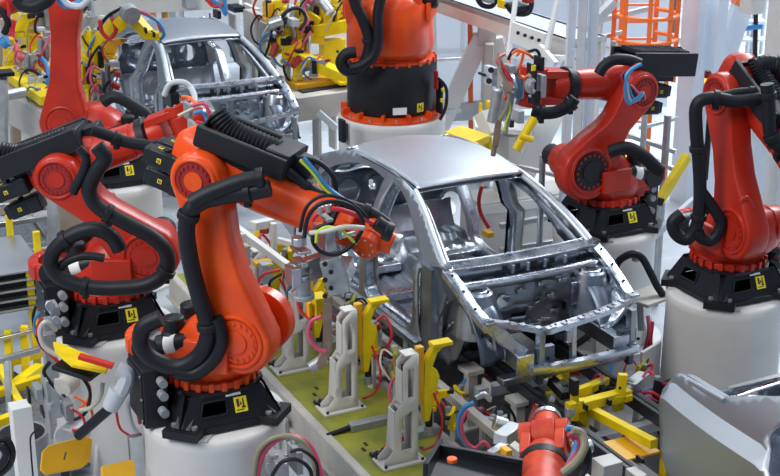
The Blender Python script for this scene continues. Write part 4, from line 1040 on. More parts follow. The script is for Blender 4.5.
T('weld_gun', 'grey and black tool with blue and red hoses on the wrist of the left robot', 'weld gun', [
    ('body', [('b',186,118,200,140,9.35,.16,'grey_paint'),('b',163,88,181,110,9.9,.16,'plastic_black'),('b',182,100,194,122,9.6,.14,'alu_dull')], [('cap', [('v',172,86,9.9,.05,.05,'cast_black')])]),
    ('hose_ring', [('h',[(164,96,9.8),(170,84,9.8),(182,82,9.8),(191,88,9.8),(195,100,9.7),(190,108,9.6)],.022,'grey_light')]),
    ('blue_hose', [('h',[(194,113,9.4),(202,112,9.4),(207,120,9.4),(206,132,9.35),(201,140,9.35)],.016,'hose_blue')]),
    ('pink_hose', [('h',[(192,106,9.4),(204,104,9.4),(209,114,9.4),(210,128,9.4),(205,140,9.35)],.014,'hose_pink')]),
    ('red_hose', [('h',[(181,97,9.6),(190,98,9.6),(197,105,9.5)],.014,'hose_orange')]),
    ('red_hose', [('h',[(196,122,9.3),(204,125,9.3),(206,136,9.3),(198,146,9.3)],.014,'hose_red')]),
    ('yellow_hose', [('h',[(178,116,9.5),(190,110,9.5),(200,106,9.5),(214,112,9.4)],.012,'hose_clear')]),
    ('arm', [('l',196,136,9.3,222,128,9.6,.05,.05,'alu_dull')], [('tip', [('c',220,128,9.6,230,125,9.7,.02,'bronze')])]),
])
# ---------------- foreground robot reaching up from below the frame
Wr = at(540, 447, 7.75); psi7 = radians(82); d7 = V((cos(psi7), sin(psi7), 0))
Er = Wr-d7*.98; Er.z -= .19
Pb = Er-d7*(.33-.65*sin(radians(50)))
pl = MB(); pl.lathe((0,0,0), (0,0,1), [(0,.5),(.02,.5),(.025,.49)], 'pedestal', n=40); po = obj('robot_plinth', pl); po.location = (Pb.x, Pb.y, 0); tag(po, 'low round plinth carrying the robot beside the open black cable box', 'plinth')
z7 = .026; Er.z = z7+.62+.65*cos(radians(50))
R7 = robot('dark red robot wrist and forearm rising into view at the bottom edge', (Pb.x, Pb.y, z7), 82, -50, 5.5, .65, 1.015, 'paint_worn', side=1, jb=-1, box=False, tr=.16, wr=-12, ws=1.25)

T('cable_box', 'open black cable box at the bottom edge left of the foreground wrist', 'cable box', [
    ('tray', [('l',432,472,7.25,520,492,7.1,.30,.03,'plastic_black')]),
    ('side_wall', [('l',438,454,7.45,522,470,7.3,.03,.14,'plastic_black')]),
    ('side_wall', [('l',428,490,7.0,510,505,6.9,.03,.14,'plastic_black')]),
    ('end_plate', [('l',425,478,7.1,440,453,7.5,.03,.18,'plastic_black')]),
    ('lid_rib', [('l',440,447,7.45,520,463,7.3,.03,.02,'rubber')]),
    ('knob', [('c',452,462,7.2,452,458,7.2,.03,'hose_orange')])])
T('hose_bundle', 'thick blue, grey and red hoses curling down beside the foreground wrist', 'hose', [
    ('blue_hose', [('h',[(566,428,7.6),(574,430,7.6),(577,442,7.55),(572,458,7.5),(562,476,7.4)],.022,'hose_blue')]),
    ('olive_hose', [('h',[(572,430,7.5),(582,434,7.5),(584,448,7.45),(574,464,7.4),(556,478,7.3)],.028,'hose_olive')]),
    ('pink_hose', [('h',[(568,434,7.55),(578,440,7.55),(574,456,7.5),(560,474,7.4)],.018,'hose_pink')]),
    ('black_hose', [('h',[(580,440,7.6),(588,452,7.6),(586,466,7.6),(578,480,7.5)],.024,'rubber')])])
T('hose_bundle', 'blue and red hose loops beside the red clamp in front of the car', 'hose', [
    ('blue_hose', [('h',[(474,403,9.0),(464,408,9.0),(459,420,9.0),(460,434,9.0),(468,446,9.0),(476,450,9.0)],.020,'hose_blue')]),
    ('pink_hose', [('h',[(468,410,8.95),(462,422,8.95),(464,438,8.95),(474,448,8.95),(484,442,8.95),(492,452,8.95)],.014,'hose_pink')]),
    ('grey_hose', [('h',[(476,398,9.0),(484,394,9.0),(490,400,9.0)],.02,'alu')])])
T('valve_block', 'small bright aluminium valve block above the cable box, left of the foreground wrist', 'valve', [
    ('block', [('l',500,440,8.2,516,428,8.4,.10,.08,'alu')]), ('block', [('l',490,456,8.1,506,446,8.2,.06,.06,'alu')]), ('cylinder', [('c',494,422,8.6,506,426,8.6,.05,'alu')]), ('bracket', [('b',500,446,512,462,8.1,.08,'yellow_amber')])])
# ---------------- valve manifold low in front of the nearest pedestal
T('valve_manifold', 'grey valve manifold ringed by thick hoses at the bottom edge right of the nearest pedestal', 'manifold', [
    ('block', [('b',262,448,290,480,8.0,.22,'alu_dull'),('b',286,442,304,474,8.1,.18,'grey_paint')], [('bolt', [('b',266+9*(i%3),454+9*(i//3),269+9*(i%3),457+9*(i//3),7.85,.02,'alu') for i in range(6)])]),
    ('fitting', [('v',278,443,8.0,.03,.07,'alu'),('v',294,440,8.0,.025,.05,'alu')]),
    ('pink_hose', [('h',[(256,482,7.9),(262,455,7.9),(278,439,7.9),(296,437,7.9),(312,450,7.9),(322,478,7.85)],.022,'hose_pink')]),
    ('beige_hose', [('h',[(253,484,7.88),(258,452,7.88),(276,437,7.88),(298,439,7.88),(312,456,7.88),(318,484,7.85)],.018,'hose_olive')]),
    ('black_hose', [('h',[(272,476,7.8),(282,462,7.8),(298,460,7.8),(310,470,7.8),(312,486,7.8)],.014,'rubber')]),
    ('black_hose', [('h',[(290,452,7.8),(302,450,7.8),(316,462,7.8),(318,480,7.8)],.012,'rubber')]),
    ('stand', [('b',268,478,300,560,8.0,.14,'beige_paint')])])
# ---------------- lower left: tool changer on a white post
T('tool_stand', 'white rectangular post at the lower left carrying a grey tool changer', 'tool stand', [
    ('post', [('b',14,398,40,560,8.85,.14,'white_clean')], [('cable', [('h',[(40,428,8.7),(31,436,8.7),(31,452,8.7),(33,476,8.7)],.007,'rubber')])]),
    ('bracket', [('b',38,405,48,418,8.8,.12,'cast_black'),('b',30,382,45,400,8.75,.14,'grey_paint'),('b',26,386,31,404,8.75,.06,'cast_black')]),
    ('changer_plate', [('b',44,372,50,440,8.7,.16,'alu_dull'),('b',44,398,56,410,8.65,.12,'alu_dull'),('b',58,396,76,420,8.7,.16,'grey_paint'),('c',66,440,8.6,80,428,8.75,.09,'alu_dull'),('b',53,378,68,388,8.7,.1,'beige_paint'),('c',62,388,8.6,72,380,8.7,.07,'beige_paint')], [('bolt', [('b',60+5*i,400+3*i,63+5*i,403+3*i,8.58,.02,'alu') for i in range(3)])]),
    ('red_hose', [('h',[(74,396,8.6),(84,402,8.6),(92,412,8.6),(90,424,8.6),(78,430,8.6)],.011,'hose_orange')]),
    ('red_hose', [('h',[(70,408,8.6),(82,416,8.6),(84,428,8.6),(72,430,8.6)],.011,'hose_red')]),
    ('orange_hose', [('h',[(84,378,8.6),(90,388,8.6),(88,400,8.6),(80,408,8.6)],.011,'hose_orange')]),
    ('white_hose', [('h',[(103,382,8.5),(100,398,8.5),(90,408,8.55),(80,410,8.6)],.016,'hose_clear')]),
    ('black_hose', [('h',[(62,370,8.6),(80,376,8.55),(90,392,8.55),(86,412,8.6),(74,420,8.6)],.013,'rubber')]),
    ('black_hose', [('h',[(50,362,8.7),(44,372,8.7),(52,384,8.7),(66,396,8.6)],.015,'rubber')]),
    ('perforated_rail', [('b',48,418,54,470,8.8,.04,'alu')]),
])
def slab(name, label, cat, quad, th, mt, Y, extra=()):
    """a thick plate through photo points given with their depths"""
    P = [at(*q) for q in quad]; n = (P[1]-P[0]).cross(P[2]-P[0]).normalized()*th/2
    k = len(P); base = sum(P, V((0,0,0)))/k
    t = thing(name, label, cat, base); m = MB()
    m.add([p+n-base for p in P]+[p-n-base for p in P], [tuple(range(k)), tuple(range(k, 2*k))[::-1]]+[(i,k+i,k+(i+1) % k,(i+1) % k) for i in range(k)], mt); obj('plate', m, t, bevel=.004)
    for nm, prs in extra:
        m = MB(); [prim(m, p) for p in prs]; m.v = [v-base for v in m.v]; obj(nm, m, t, bevel=.003)
    return t
slab('tool_cover', 'elongated yellow cover plate with a red handle above the tool changer', 'cover', [(53,343,8.6),(60,344,8.6),(104,362,8.35),(108,369,8.3),(106,373,8.25),(72,366,8.2),(56,353,8.35)], .02, 'yellow', 8.4, (('handle', [('l',79,356,8.22,113,366,8.2,.05,.03,'paint_red')]), ('underside', [('l',60,362,8.45,98,374,8.35,.2,.03,'cast_black')])))
slab('tool_cover', 'octagonal yellow plate low on the tool stand at the lower left', 'cover', [(48,446,8.3),(86,436,8.5),(92,440,8.5),(90,461,8.45),(82,468,8.4),(46,475,8.2),(40,470,8.2),(42,452,8.25)], .02, 'yellow_amber', 8.4, (('slot', [('l',66,452,8.28,64,460,8.25,.01,.01,'ink')]), ('stem', [('l',66,470,8.5,66,500,8.5,.06,.06,'cast_black')])))
slab('tool_cover', 'small yellow plate at the bottom edge left of the nearest pedestal', 'cover', [(101,467,8.0),(132,460,8.15),(135,470,8.1),(134,478,8.05),(102,482,7.95)], .03, 'yellow_amber', 8.1, (('stem', [('l',118,478,8.1,118,500,8.1,.06,.06,'cast_black')]),))
T('nozzle_tool', 'grey elbow tool with a long black handle leaning between the yellow plates', 'tool', [
    ('elbow', [('h',[(118,368,8.2),(127,374,8.2),(124,386,8.2),(118,396,8.2)],.05,'grey_light')]),
    ('barrel', [('c',119,390,8.2,110,408,8.2,.065,'grey_light',.055)]),
    ('handle', [('c',110,408,8.25,78,436,8.35,.035,'rubber')])])
T('valve_terminal', 'black and grey valve terminal with silver plugs between the two left pedestals', 'valve terminal', [
    ('body', [('b',132,368,152,384,8.7,.16,'grey_paint'),('b',140,382,158,400,8.6,.12,'plastic_black'),('b',134,362,142,370,8.7,.1,'cast_black')], [('plug', [('c',138,372,8.55,138,372,8.5,.03,'alu'),('c',146,374,8.55,146,374,8.5,.03,'alu')])]),
    ('grey_hose', [('h',[(136,392,8.5),(128,404,8.5),(132,424,8.5),(142,440,8.5),(147,470,8.45)],.018,'grey_light')]),
    ('red_hose', [('h',[(150,390,8.4),(140,394,8.4),(137,406,8.4),(140,424,8.4)],.012,'hose_red')]),
    ('red_hose', [('h',[(116,410,8.5),(120,428,8.5),(132,438,8.5),(136,452,8.5)],.010,'hose_red')]),
    ('cable_rail', [('b',130,432,146,520,8.3,.05,'alu')]),
    ('beige_hose', [('h',[(140,404,8.35),(150,414,8.35),(160,430,8.35),(163,456,8.35),(163,482,8.35)],.02,'hose_olive')]),
    ('yellow_tab', [('l',146,416,8.3,158,428,8.3,.04,.02,'sticker_yellow')])])
T('valve_terminal', 'grey junction with bundled red and white hoses beside the looped-hose robot base', 'valve terminal', [
    ('body', [('b',44,300,62,316,9.3,.16,'grey_paint'),('b',40,316,62,330,9.2,.12,'alu_dull')], [('plug', [('c',50,306,9.15,50,306,9.1,.035,'alu'),('c',56,320,9.1,56,320,9.05,.03,'alu')])]),
    ('red_hose', [('h',[(42,318,9.1),(37,330,9.1),(40,345,9.1),(50,354,9.1),(58,362,9.1)],.014,'hose_red')]),
    ('white_hose', [('h',[(56,330,9.05),(46,322,9.0),(40,330,9.0),(44,346,9.0),(58,356,9.0)],.018,'hose_clear')]),
    ('blue_hose', [('h',[(40,312,9.1),(34,322,9.1),(38,340,9.1),(46,352,9.1)],.012,'hose_blue')]),
    ('black_hose', [('h',[(36,306,9.1),(33,318,9.1),(36,335,9.1),(44,350,9.05)],.012,'rubber')]),
    ('stand', [('b',44,330,60,420,9.3,.08,'alu_dull')])])
# bin and cable loop at the left edge
c = atz(28, 470, .3); m = MB(); m.lathe((0,0,-.3), (0,0,1), [(0,.15),(.5,.18),(.52,.19),(.55,.19)], 'grey_paint', n=28); m.lathe((0,0,.2), (0,0,1), [(0,.16),(.052,.165)], 'dark_gap', n=24)
b = obj('waste_bin', m); b.location = (c.x-.05, c.y+.1, .3); tag(b, 'dark round bin behind the white post at the lower left', 'bin')
T('cable_loop', 'thick black cable loop hanging at the left edge near the bottom', 'cable', [('cable', [('h',[(-6,440,8.4),(6,440,8.4),(12,452,8.4),(8,466,8.4),(-4,476,8.4)],.028,'rubber')]), ('cable', [('h',[(-6,447,8.35),(3,448,8.35),(6,456,8.35),(0,466,8.35),(-8,470,8.35)],.028,'rubber')]), ('hanger', [('l',-14,438,8.4,-14,500,8.4,.05,.05,'grey_paint')])])
# ---------------- left edge: slotted rack, guard rails, yellow frame
RK = Matrix.Translation(atz(2, 268, 1.02)) @ Matrix.Rotation(LA+radians(0), 4, 'Z')
t = thing('panel_rack', 'rack with a grey steel sheet top and black slotted front at the left edge', 'rack', M=RK)
m = MB(); m.box((-.15,.30,0), (.95,.95,.02), 'steel_panel'); obj('top_sheet', m, t, bevel=.004)
for k in range(4):
    m = MB(); m.box((-.15,-.16-.005*k,-.07-.085*k), (.95,.05,.02), 'alu'); m.box((-.15,.10,-.07-.085*k), (.94,.5,.012), 'grey_paint'); obj('shelf_sheet', m, t)
m = MB(); m.box((-.15,.3,-.20), (.9,.85,.34), 'dark_gap'); obj('inner_box', m, t)
for x in (-.55,.20):
    m = MB(); m.box((x,-.12,-.52), (.06,.06,1.0), 'yellow'); obj('leg', m, t)
for a, b, h in ((-.42,.79,.16),(-.12,.79,.14),(.24,.80,.17),(.335,.10,.22)):
    m = MB(); m.box((a,b,h/2-.0), (.06,.04,h+.06), 'yellow'); obj('locating_pin', m, t, bevel=.004)
T('guard_rail', 'galvanised guard rail with two bars behind the slotted rack', 'guard rail', [
    ('post', [('l',53,170,12.3,55,330,12.3,.10,.10,'alu_dull')]), ('rail', [('l',-10,226,12.3,52,217,12.4,.05,.05,'alu')]), ('rail', [('l',-10,258,12.2,50,249,12.3,.05,.05,'alu')]),
    ('brace', [('l',20,200,12.4,50,245,12.4,.04,.04,'alu')]), ('rail', [('l',-10,206,12.6,30,204,12.6,.04,.04,'alu')])])
T('tread_step', 'chequered metal step plate between the guard rails at the left edge', 'step', [('tread', [('l',-14,238,12.9,48,232,13.0,.9,.03,'tread')]), ('edge', [('l',-14,252,12.4,50,245,12.5,.03,.08,'alu_dull')])])
T('panel_board', 'tall tan board standing behind the looped-hose robot', 'board', [('board', [('b',64,196,118,330,12.7,.05,'wood')]), ('edge', [('b',60,190,66,330,12.65,.06,'grey_light')])])
T('panel_board', 'pale tan box behind the black cable tray at the left edge', 'board', [('board', [('b',-10,100,44,212,15.9,.3,'wood')]), ('lid', [('l',-12,104,15.8,44,96,16.1,.3,.03,'beige_paint')])])
T('guard_rail', 'long grey handrail in front of the yellow frame at the left edge', 'guard rail', [
    ('rail', [('l',-6,362,10.3,40,349,10.5,.045,.045,'alu')]), ('post', [('l',7,360,10.35,11,440,10.35,.05,.05,'alu')]), ('rail', [('l',-6,340,10.9,45,328,11.0,.03,.03,'alu')])])
T('pallet_frame', 'yellow welded frame on the floor under the slotted rack', 'frame', [
    ('bar', [('l',-10,368,10.8,42,352,11.2,.07,.07,'yellow')]), ('bar', [('l',-10,395,10.4,44,378,10.7,.07,.07,'yellow')]), ('bar', [('l',-6,424,10.0,30,410,10.2,.07,.07,'yellow')]),
    ('upright', [('l',8,330,11.0,10,392,10.9,.06,.06,'yellow')]), ('upright', [('l',24,326,11.0,26,372,11.0,.06,.06,'yellow')]), ('bar', [('l',-10,352,10.8,20,404,10.3,.06,.06,'yellow')]), ('bar', [('l',12,386,10.6,40,366,11.0,.09,.05,'yellow')])])
T('floor_plate', 'chequered grey floor plate at the lower left corner', 'floor plate', [('plate', [('l',-20,430,10.0,60,400,10.5,2.2,.02,'tread')]), ('edge', [('l',-20,462,9.4,40,440,9.7,.05,.03,'alu_dull')])])

# ---------------- yellow welding station behind the upper-left robot
def valve_row(u, v, Y, n, du, dv, mt='alu'):
    return [('c', u+du*i, v+dv*i, Y, u+du*i+3, v+dv*i-3, Y, .035, mt) for i in range(n)]
T('welding_station', 'yellow welding station with columns and clamps behind the upper left robot', 'welding station', [
    ('column', [('b',22,28,46,72,16.5,.35,'yellow')], [('window', [('b',28,13,46,18,16.2,.02,'dark_gap')])]),
    ('column', [('b',18,8,54,27,16.6,.4,'yellow')]),
    ('column', [('b',20,27,40,76,16.6,.3,'yellow')]),
    ('crossbeam', [('b',44,60,80,70,16.0,.3,'yellow'),('b',90,62,120,68,15.5,.25,'yellow')]),
    ('wall_plate', [('b',84,28,112,50,16.4,.1,'yellow'),('b',80,68,96,98,15.9,.2,'yellow')]),
    ('column', [('b',74,64,92,100,15.6,.3,'yellow')]),
    ('column', [('b',38,34,50,62,16.0,.2,'yellow')]),
    ('plate', [('b',78,28,116,62,15.9,.25,'yellow'),('b',80,52,118,60,15.6,.3,'yellow')], [('bolt', [('b',100+6*i,50,103+6*i,53,15.4,.02,'cast_black') for i in range(3)])]),
    ('long_beam', [('l',8,70,15.6,50,100,14.6,.22,.10,'yellow')]),
    ('arm', [('l',92,66,15.5,110,72,15.3,.12,.10,'yellow')], [('pad', [('b',92,78,104,86,15.3,.1,'yellow_amber')])]),
    ('arm', [('l',96,44,15.5,119,22,15.3,.16,.14,'yellow')]),
    ('bracket', [('b',42,30,52,44,15.9,.12,'alu_dull'),('b',36,26,46,32,15.9,.1,'grey_light')]),
    ('base_frame', [('l',4,98,15.4,60,128,14.5,.30,.35,'beige_paint')]),
    ('leg', [('l',6,100,15.4,8,165,15.4,.1,.1,'white_paint')]),
    ('leg', [('l',27,112,15.2,29,170,15.2,.12,.12,'white_paint')]),
    ('leg', [('l',78,90,15.4,80,190,15.6,.2,.2,'yellow')]),
    ('valve_island', valve_row(16,70,15.3,6,6,5)), ('valve_island', valve_row(24,64,15.5,5,6,5,'alu_dull')),
    ('red_hose', [('h',[(14,20,15.8),(12,36,15.8),(16,50,15.7),(22,60,15.6),(34,64,15.5)],.03,'hose_red')]),
    ('blue_hose', [('h',[(30,62,15.5),(38,56,15.4),(46,64,15.3),(48,78,15.2),(44,90,15.1)],.025,'hose_blue')]),
    ('red_hose', [('h',[(16,44,15.7),(18,56,15.6),(28,60,15.5),(36,70,15.4)],.025,'hose_pink')]),
    ('red_hose', [('h',[(40,36,15.7),(43,46,15.7),(42,60,15.6),(46,72,15.5)],.02,'hose_red')]),
    ('black_hose', [('h',[(82,36,15.5),(90,48,15.4),(102,50,15.4),(112,44,15.4)],.012,'rubber')]),
    ('black_hose', [('h',[(18,80,15.3),(28,70,15.3),(40,76,15.2),(46,92,15.1)],.02,'rubber')])])
T('articulated_clamp', 'yellow articulated clamp with cables reaching over the rear car body', 'clamp', [
    ('arm', [('l',118,26,15.0,131,14,15.0,.16,.14,'yellow'),('l',130,14,15.0,148,34,14.9,.12,.11,'yellow')]),
    ('jaw', [('l',144,34,14.9,160,36,14.9,.14,.08,'yellow'),('b',150,30,156,38,14.85,.1,'cast_black'),('b',142,26,148,34,14.85,.1,'cast_black')]),
    ('elbow', [('c',128,12,14.9,132,16,14.8,.10,'alu_dull')]),
    ('red_hose', [('h',[(100,20,15.0),(102,32,15.0),(110,38,15.0),(116,30,15.0),(112,18,15.0)],.025,'hose_red')]),
    ('blue_hose', [('h',[(130,8,15.0),(145,14,14.9),(158,22,14.9),(164,34,14.9),(160,40,14.9)],.02,'hose_blue')]),
    ('pink_hose', [('h',[(126,10,15.0),(142,12,14.9),(156,20,14.9),(161,32,14.9)],.018,'hose_pink')]),
    ('black_hose', [('h',[(98,30,15.1),(106,18,15.1),(118,10,15.0),(130,6,15.0)],.02,'rubber')]),
    ('head', [('b',108,10,126,22,15.1,.2,'alu_dull'),('b',118,4,130,10,15.1,.15,'grey_paint')])])
T('clamp_tower', 'grey and red clamp column left of the rear car windscreen', 'clamp', [
    ('column', [('b',105,64,112,100,14.6,.1,'steel_dark')]), ('clamp', [('b',113,70,121,78,14.5,.1,'paint_darkred'),('b',108,60,120,68,14.6,.1,'grey_paint')]), ('clamp', [('l',112,84,14.5,120,88,14.5,.08,.05,'paint_darkred')]),
    ('hose', [('h',[(110,80,14.4),(104,90,14.4),(110,98,14.4)],.02,'rubber')])])
# ---------------- yellow station to the right of the rear car
T('welding_station', 'yellow welding station on a pale beam right of the rear car body', 'welding station', [
    ('column', [('b',319,38,346,80,18.1,.16,'yellow')], [('bolt', [('b',336,60,339,63,17.7,.02,'cast_black'),('b',336,50,339,53,17.7,.02,'cast_black')])]),
    ('head_plate', [('l',312,30,18.0,347,24,18.1,.3,.16,'yellow'),('b',333,4,338,26,18.0,.15,'yellow'),('b',340,6,347,24,18.1,.15,'yellow')]),
    ('arm', [('l',294,8,18.0,318,24,18.0,.2,.18,'yellow')]),
    ('arm', [('l',284,34,17.8,322,38,18.0,.2,.14,'yellow')]),
    ('arm', [('l',296,56,17.7,352,80,17.4,.20,.13,'yellow')]),
    ('arm', [('b',306,54,324,60,17.8,.15,'yellow_amber')]),
    ('arm', [('l',286,48,17.7,300,54,17.6,.14,.1,'yellow')]),
    ('bracket', [('b',272,34,282,54,17.7,.12,'yellow'),('b',260,16,270,28,18.0,.15,'yellow_amber')]),
    ('bracket', [('b',262,0,274,18,18.1,.2,'yellow_amber'),('b',276,4,290,12,18.1,.2,'yellow')]),
    ('foot', [('b',330,76,352,86,17.4,.3,'yellow')]),
    ('base_beam', [('l',291,86,17.4,334,80,17.7,.35,.10,'yellow_amber')]),
    ('clamp', [('l',300,58,17.4,292,66,17.3,.06,.08,'paint_darkred'),('b',284,52,290,56,17.4,.08,'paint_darkred')]),
    ('clamp', [('l',276,44,17.5,272,56,17.4,.06,.08,'paint_darkred')]),
    ('clamp_body', [('b',278,36,292,46,17.6,.14,'cast_black'),('b',294,48,304,54,17.4,.12,'cast_black'),('b',302,24,312,34,17.7,.12,'cast_black')]),
    ('gun_body', [('b',268,20,284,32,17.6,.2,'alu_dull'),('b',286,16,300,28,17.6,.2,'grey_light'),('c',270,24,17.4,282,20,17.4,.07,'alu')]),
    ('cylinder', [('c',292,6,17.8,288,22,17.7,.06,'alu'),('c',322,2,17.9,330,12,17.8,.07,'alu'),('c',302,10,17.9,308,4,17.9,.05,'alu_dull')]),
    ('red_hose', [('h',[(310,-4,17.8),(304,8,17.8),(308,22,17.7),(300,34,17.6)],.02,'hose_pink')]),
    ('black_hose', [('h',[(278,30,17.5),(284,14,17.5),(298,8,17.6),(306,18,17.6),(300,30,17.5)],.025,'rubber')]),
    ('black_hose', [('h',[(272,30,17.5),(268,48,17.5),(262,64,17.5),(258,80,17.6)],.018,'rubber')]),
    ('blue_hose', [('h',[(282,60,17.5),(292,66,17.5),(304,70,17.5),(312,68,17.5)],.02,'hose_blue')])])
T('machine_bed', 'pale machine bed beam below the yellow station, behind the rear car nose', 'machine bed', [
    ('beam', [('l',290,106,17.1,352,97,17.5,.5,.30,'beige_paint')]), ('leg', [('b',312,112,322,160,17.1,.2,'beige_paint')]), ('leg', [('b',328,108,337,150,17.3,.2,'white_paint')]),
    ('gap', [('l',296,92,17.3,350,84,17.7,.4,.08,'dark_gap')]), ('brace', [('l',318,112,17.0,336,128,17.0,.08,.08,'grey_light')])])
T('control_cabinet', 'pale upright machine post between the rear car roof and the yellow station', 'cabinet', [('body', [('b',243,8,268,88,18.4,.5,'beige_paint')]), ('cap', [('b',241,3,262,10,18.4,.5,'white_paint')]), ('rib', [('b',254,20,257,80,18.1,.05,'white_paint')])])
T('junction_box', 'small dark box on a pale bracket at the foot of the big drum robot', 'box', [('box', [('b',338,118,346,143,15.1,.12,'cast_black')]), ('bracket', [('b',345,122,350,146,15.1,.1,'alu')])])
T('valve_terminal', 'small black and yellow valve stack right of the black drum', 'valve terminal', [('body', [('b',436,80,443,114,15.6,.12,'cast_black')], [('plug', [('b',441,88,445,92,15.4,.05,'yellow'),('b',440,98,444,103,15.4,.05,'yellow')])]), ('hose', [('h',[(438,78,15.4),(446,88,15.4),(446,106,15.4),(440,120,15.4)],.02,'rubber')]), ('clamp', [('b',434,70,438,90,15.5,.08,'paint_darkred')])])
# hand-over machinery at the top edge between the cars
T('overhead_unit', 'black and grey cable unit hanging at the top edge above the rear car roof', 'machine', [('unit_body', [('b',226,2,246,14,19.0,.3,'cast_black'),('b',204,-8,228,6,19.2,.3,'grey_paint'),('b',212,8,222,20,18.8,.2,'plastic_black')]), ('hose', [('h',[(212,-2,18.7),(222,8,18.7),(226,14,18.7),(224,-4,18.7)],.03,'hose_blue')]), ('hose', [('h',[(206,-2,18.7),(214,6,18.7),(224,4,18.7)],.03,'hose_red')]), ('column', [('b',228,12,238,60,19.2,.25,'beige_paint')])])
T('gantry', 'yellow and white machine frame at the top edge behind the rear car roof', 'machine', [('column', [('b',164,-10,170,112,20.5,.3,'yellow_amber')]), ('column', [('b',152,-10,158,112,20.5,.3,'yellow_amber')]), ('beam', [('l',96,4,20.5,240,-4,20.5,.3,.3,'white_paint')]), ('body', [('b',176,-8,200,10,20.4,.4,'grey_paint')])])
T('cable_unit', 'black cable unit at the top left corner with blue and red hoses', 'machine', [('unit_body', [('b',-6,22,5,46,13.6,.2,'grey_light'),('b',-8,68,16,78,14.2,.2,'cast_black')]), ('clamp', [('b',4,36,16,46,13.6,.14,'yellow')], [('sleeve', [('c',2,44,13.5,8,40,13.5,.06,'hose_blue')])]), ('hose', [('h',[(-4,6,13.4),(4,14,13.4),(8,24,13.4),(4,34,13.4)],.035,'rubber')]), ('hose', [('h',[(6,-2,13.4),(9,10,13.4),(8,24,13.4),(14,34,13.4)],.02,'hose_red')]), ('stand', [('l',0,78,14.2,0,150,14.2,.14,.14,'alu_dull')]), ('tube', [('c',-8,98,14.3,24,92,14.6,.06,'alu')])])
T('hose_bundle', 'coloured hoses draped over the forearm at the top left corner', 'hose', [('blue_hose', [('h',[(58,0,12.9),(66,6,12.9),(76,4,12.9),(84,-2,12.9)],.03,'hose_blue')]), ('grey_hose', [('h',[(62,-4,12.8),(68,4,12.8),(80,6,12.8),(90,-2,12.8)],.03,'grey_light')])])

# ---------------- frames and cabinets behind the nearest robot's arm
T('crossbar_rack', 'white welded frame with crossbars behind the arm of the nearest robot', 'frame', [
    ('post', [('b',240,232,248,300,11.2,.06,'white_paint')]), ('post', [('b',270,222,278,262,11.6,.06,'white_paint')]), ('post', [('b',318,258,323,300,11.2,.06,'white_paint')]),
    ('crossbar', [('l',252,226,11.5,272,222,11.7,.09,.07,'white_paint')]), ('crossbar', [('l',236,228,11.3,290,268,10.9,.06,.06,'white_paint')]), ('crossbar', [('l',246,280,11.0,270,296,10.8,.06,.06,'beige_paint')]), ('crossbar', [('l',278,240,11.6,300,246,11.5,.05,.05,'white_paint')])])
for u, v, l in ((243,254,'grey junction box with a yellow label left of the white frame post'),(266,272,'grey junction box with a yellow label below the white crossbar')):
    T('junction_box', l, 'box', [('box', [('b',u-8,v-11,u+8,v+12,10.9,.1,'grey_paint')]), ('label', [('b',u+1,v-9,u+5,v-6,10.82,.01,'sticker_yellow')]), ('cable', [('h',[(u-4,v+12,10.8),(u-8,v+22,10.8),(u-2,v+30,10.8)],.014,'rubber')]), ('stand', [('b',u-4,v+12,u+4,v+55,10.95,.05,'beige_paint')])])
T('clamp_unit', 'yellow and amber clamps behind the gripper in the middle of the line', 'clamp', [('body', [('b',252,258,282,266,11.4,.1,'yellow_amber')]), ('body', [('b',230,236,240,246,11.6,.1,'yellow')]), ('pad', [('b',226,214,234,224,11.7,.08,'paint_darkred')]), ('riser', [('b',262,266,268,330,11.4,.06,'beige_paint')])])
T('hose_bundle', 'red hose and cables looping behind the bulge of the nearest robot', 'hose', [('red_hose', [('h',[(280,270,10.6),(264,274,10.6),(258,284,10.6),(262,298,10.6),(272,308,10.6),(278,316,10.6)],.014,'hose_red')]), ('black_hose', [('h',[(282,274,10.6),(270,282,10.6),(272,296,10.6),(284,304,10.6)],.012,'rubber')])])
for i, (x, y, z) in enumerate(((-2.6,-1.05,.78),(-3.1,-1.2,.8),(-2.3,-1.0,.66))):
    tag(clamp_unit(x, y, z, .2, 'x', i*.9, z0=.30), 'yellow clamp on the platform behind the arm of the nearest robot', 'clamp', 'clamps behind the arm of the nearest robot')
T('hose_loop', 'black hose arching from the front of the pedestal behind the car nose', 'hose', [('hose', [('h',[(614,270,11.55),(620,260,11.5),(632,254,11.45),(642,258,11.45),(650,272,11.4),(657,286,11.35),(664,296,11.3)],.035,'rubber')]), ('clip', [('b',632,250,640,262,11.5,.05,'alu_dull')])])
T('hose_loop', 'black hose running down behind the front end of the car', 'hose', [('hose', [('h',[(596,322,11.2),(590,334,11.1),(574,346,11.0),(556,356,10.9)],.03,'rubber')]), ('clip', [('b',586,336,592,342,11.1,.05,'alu_dull')])])

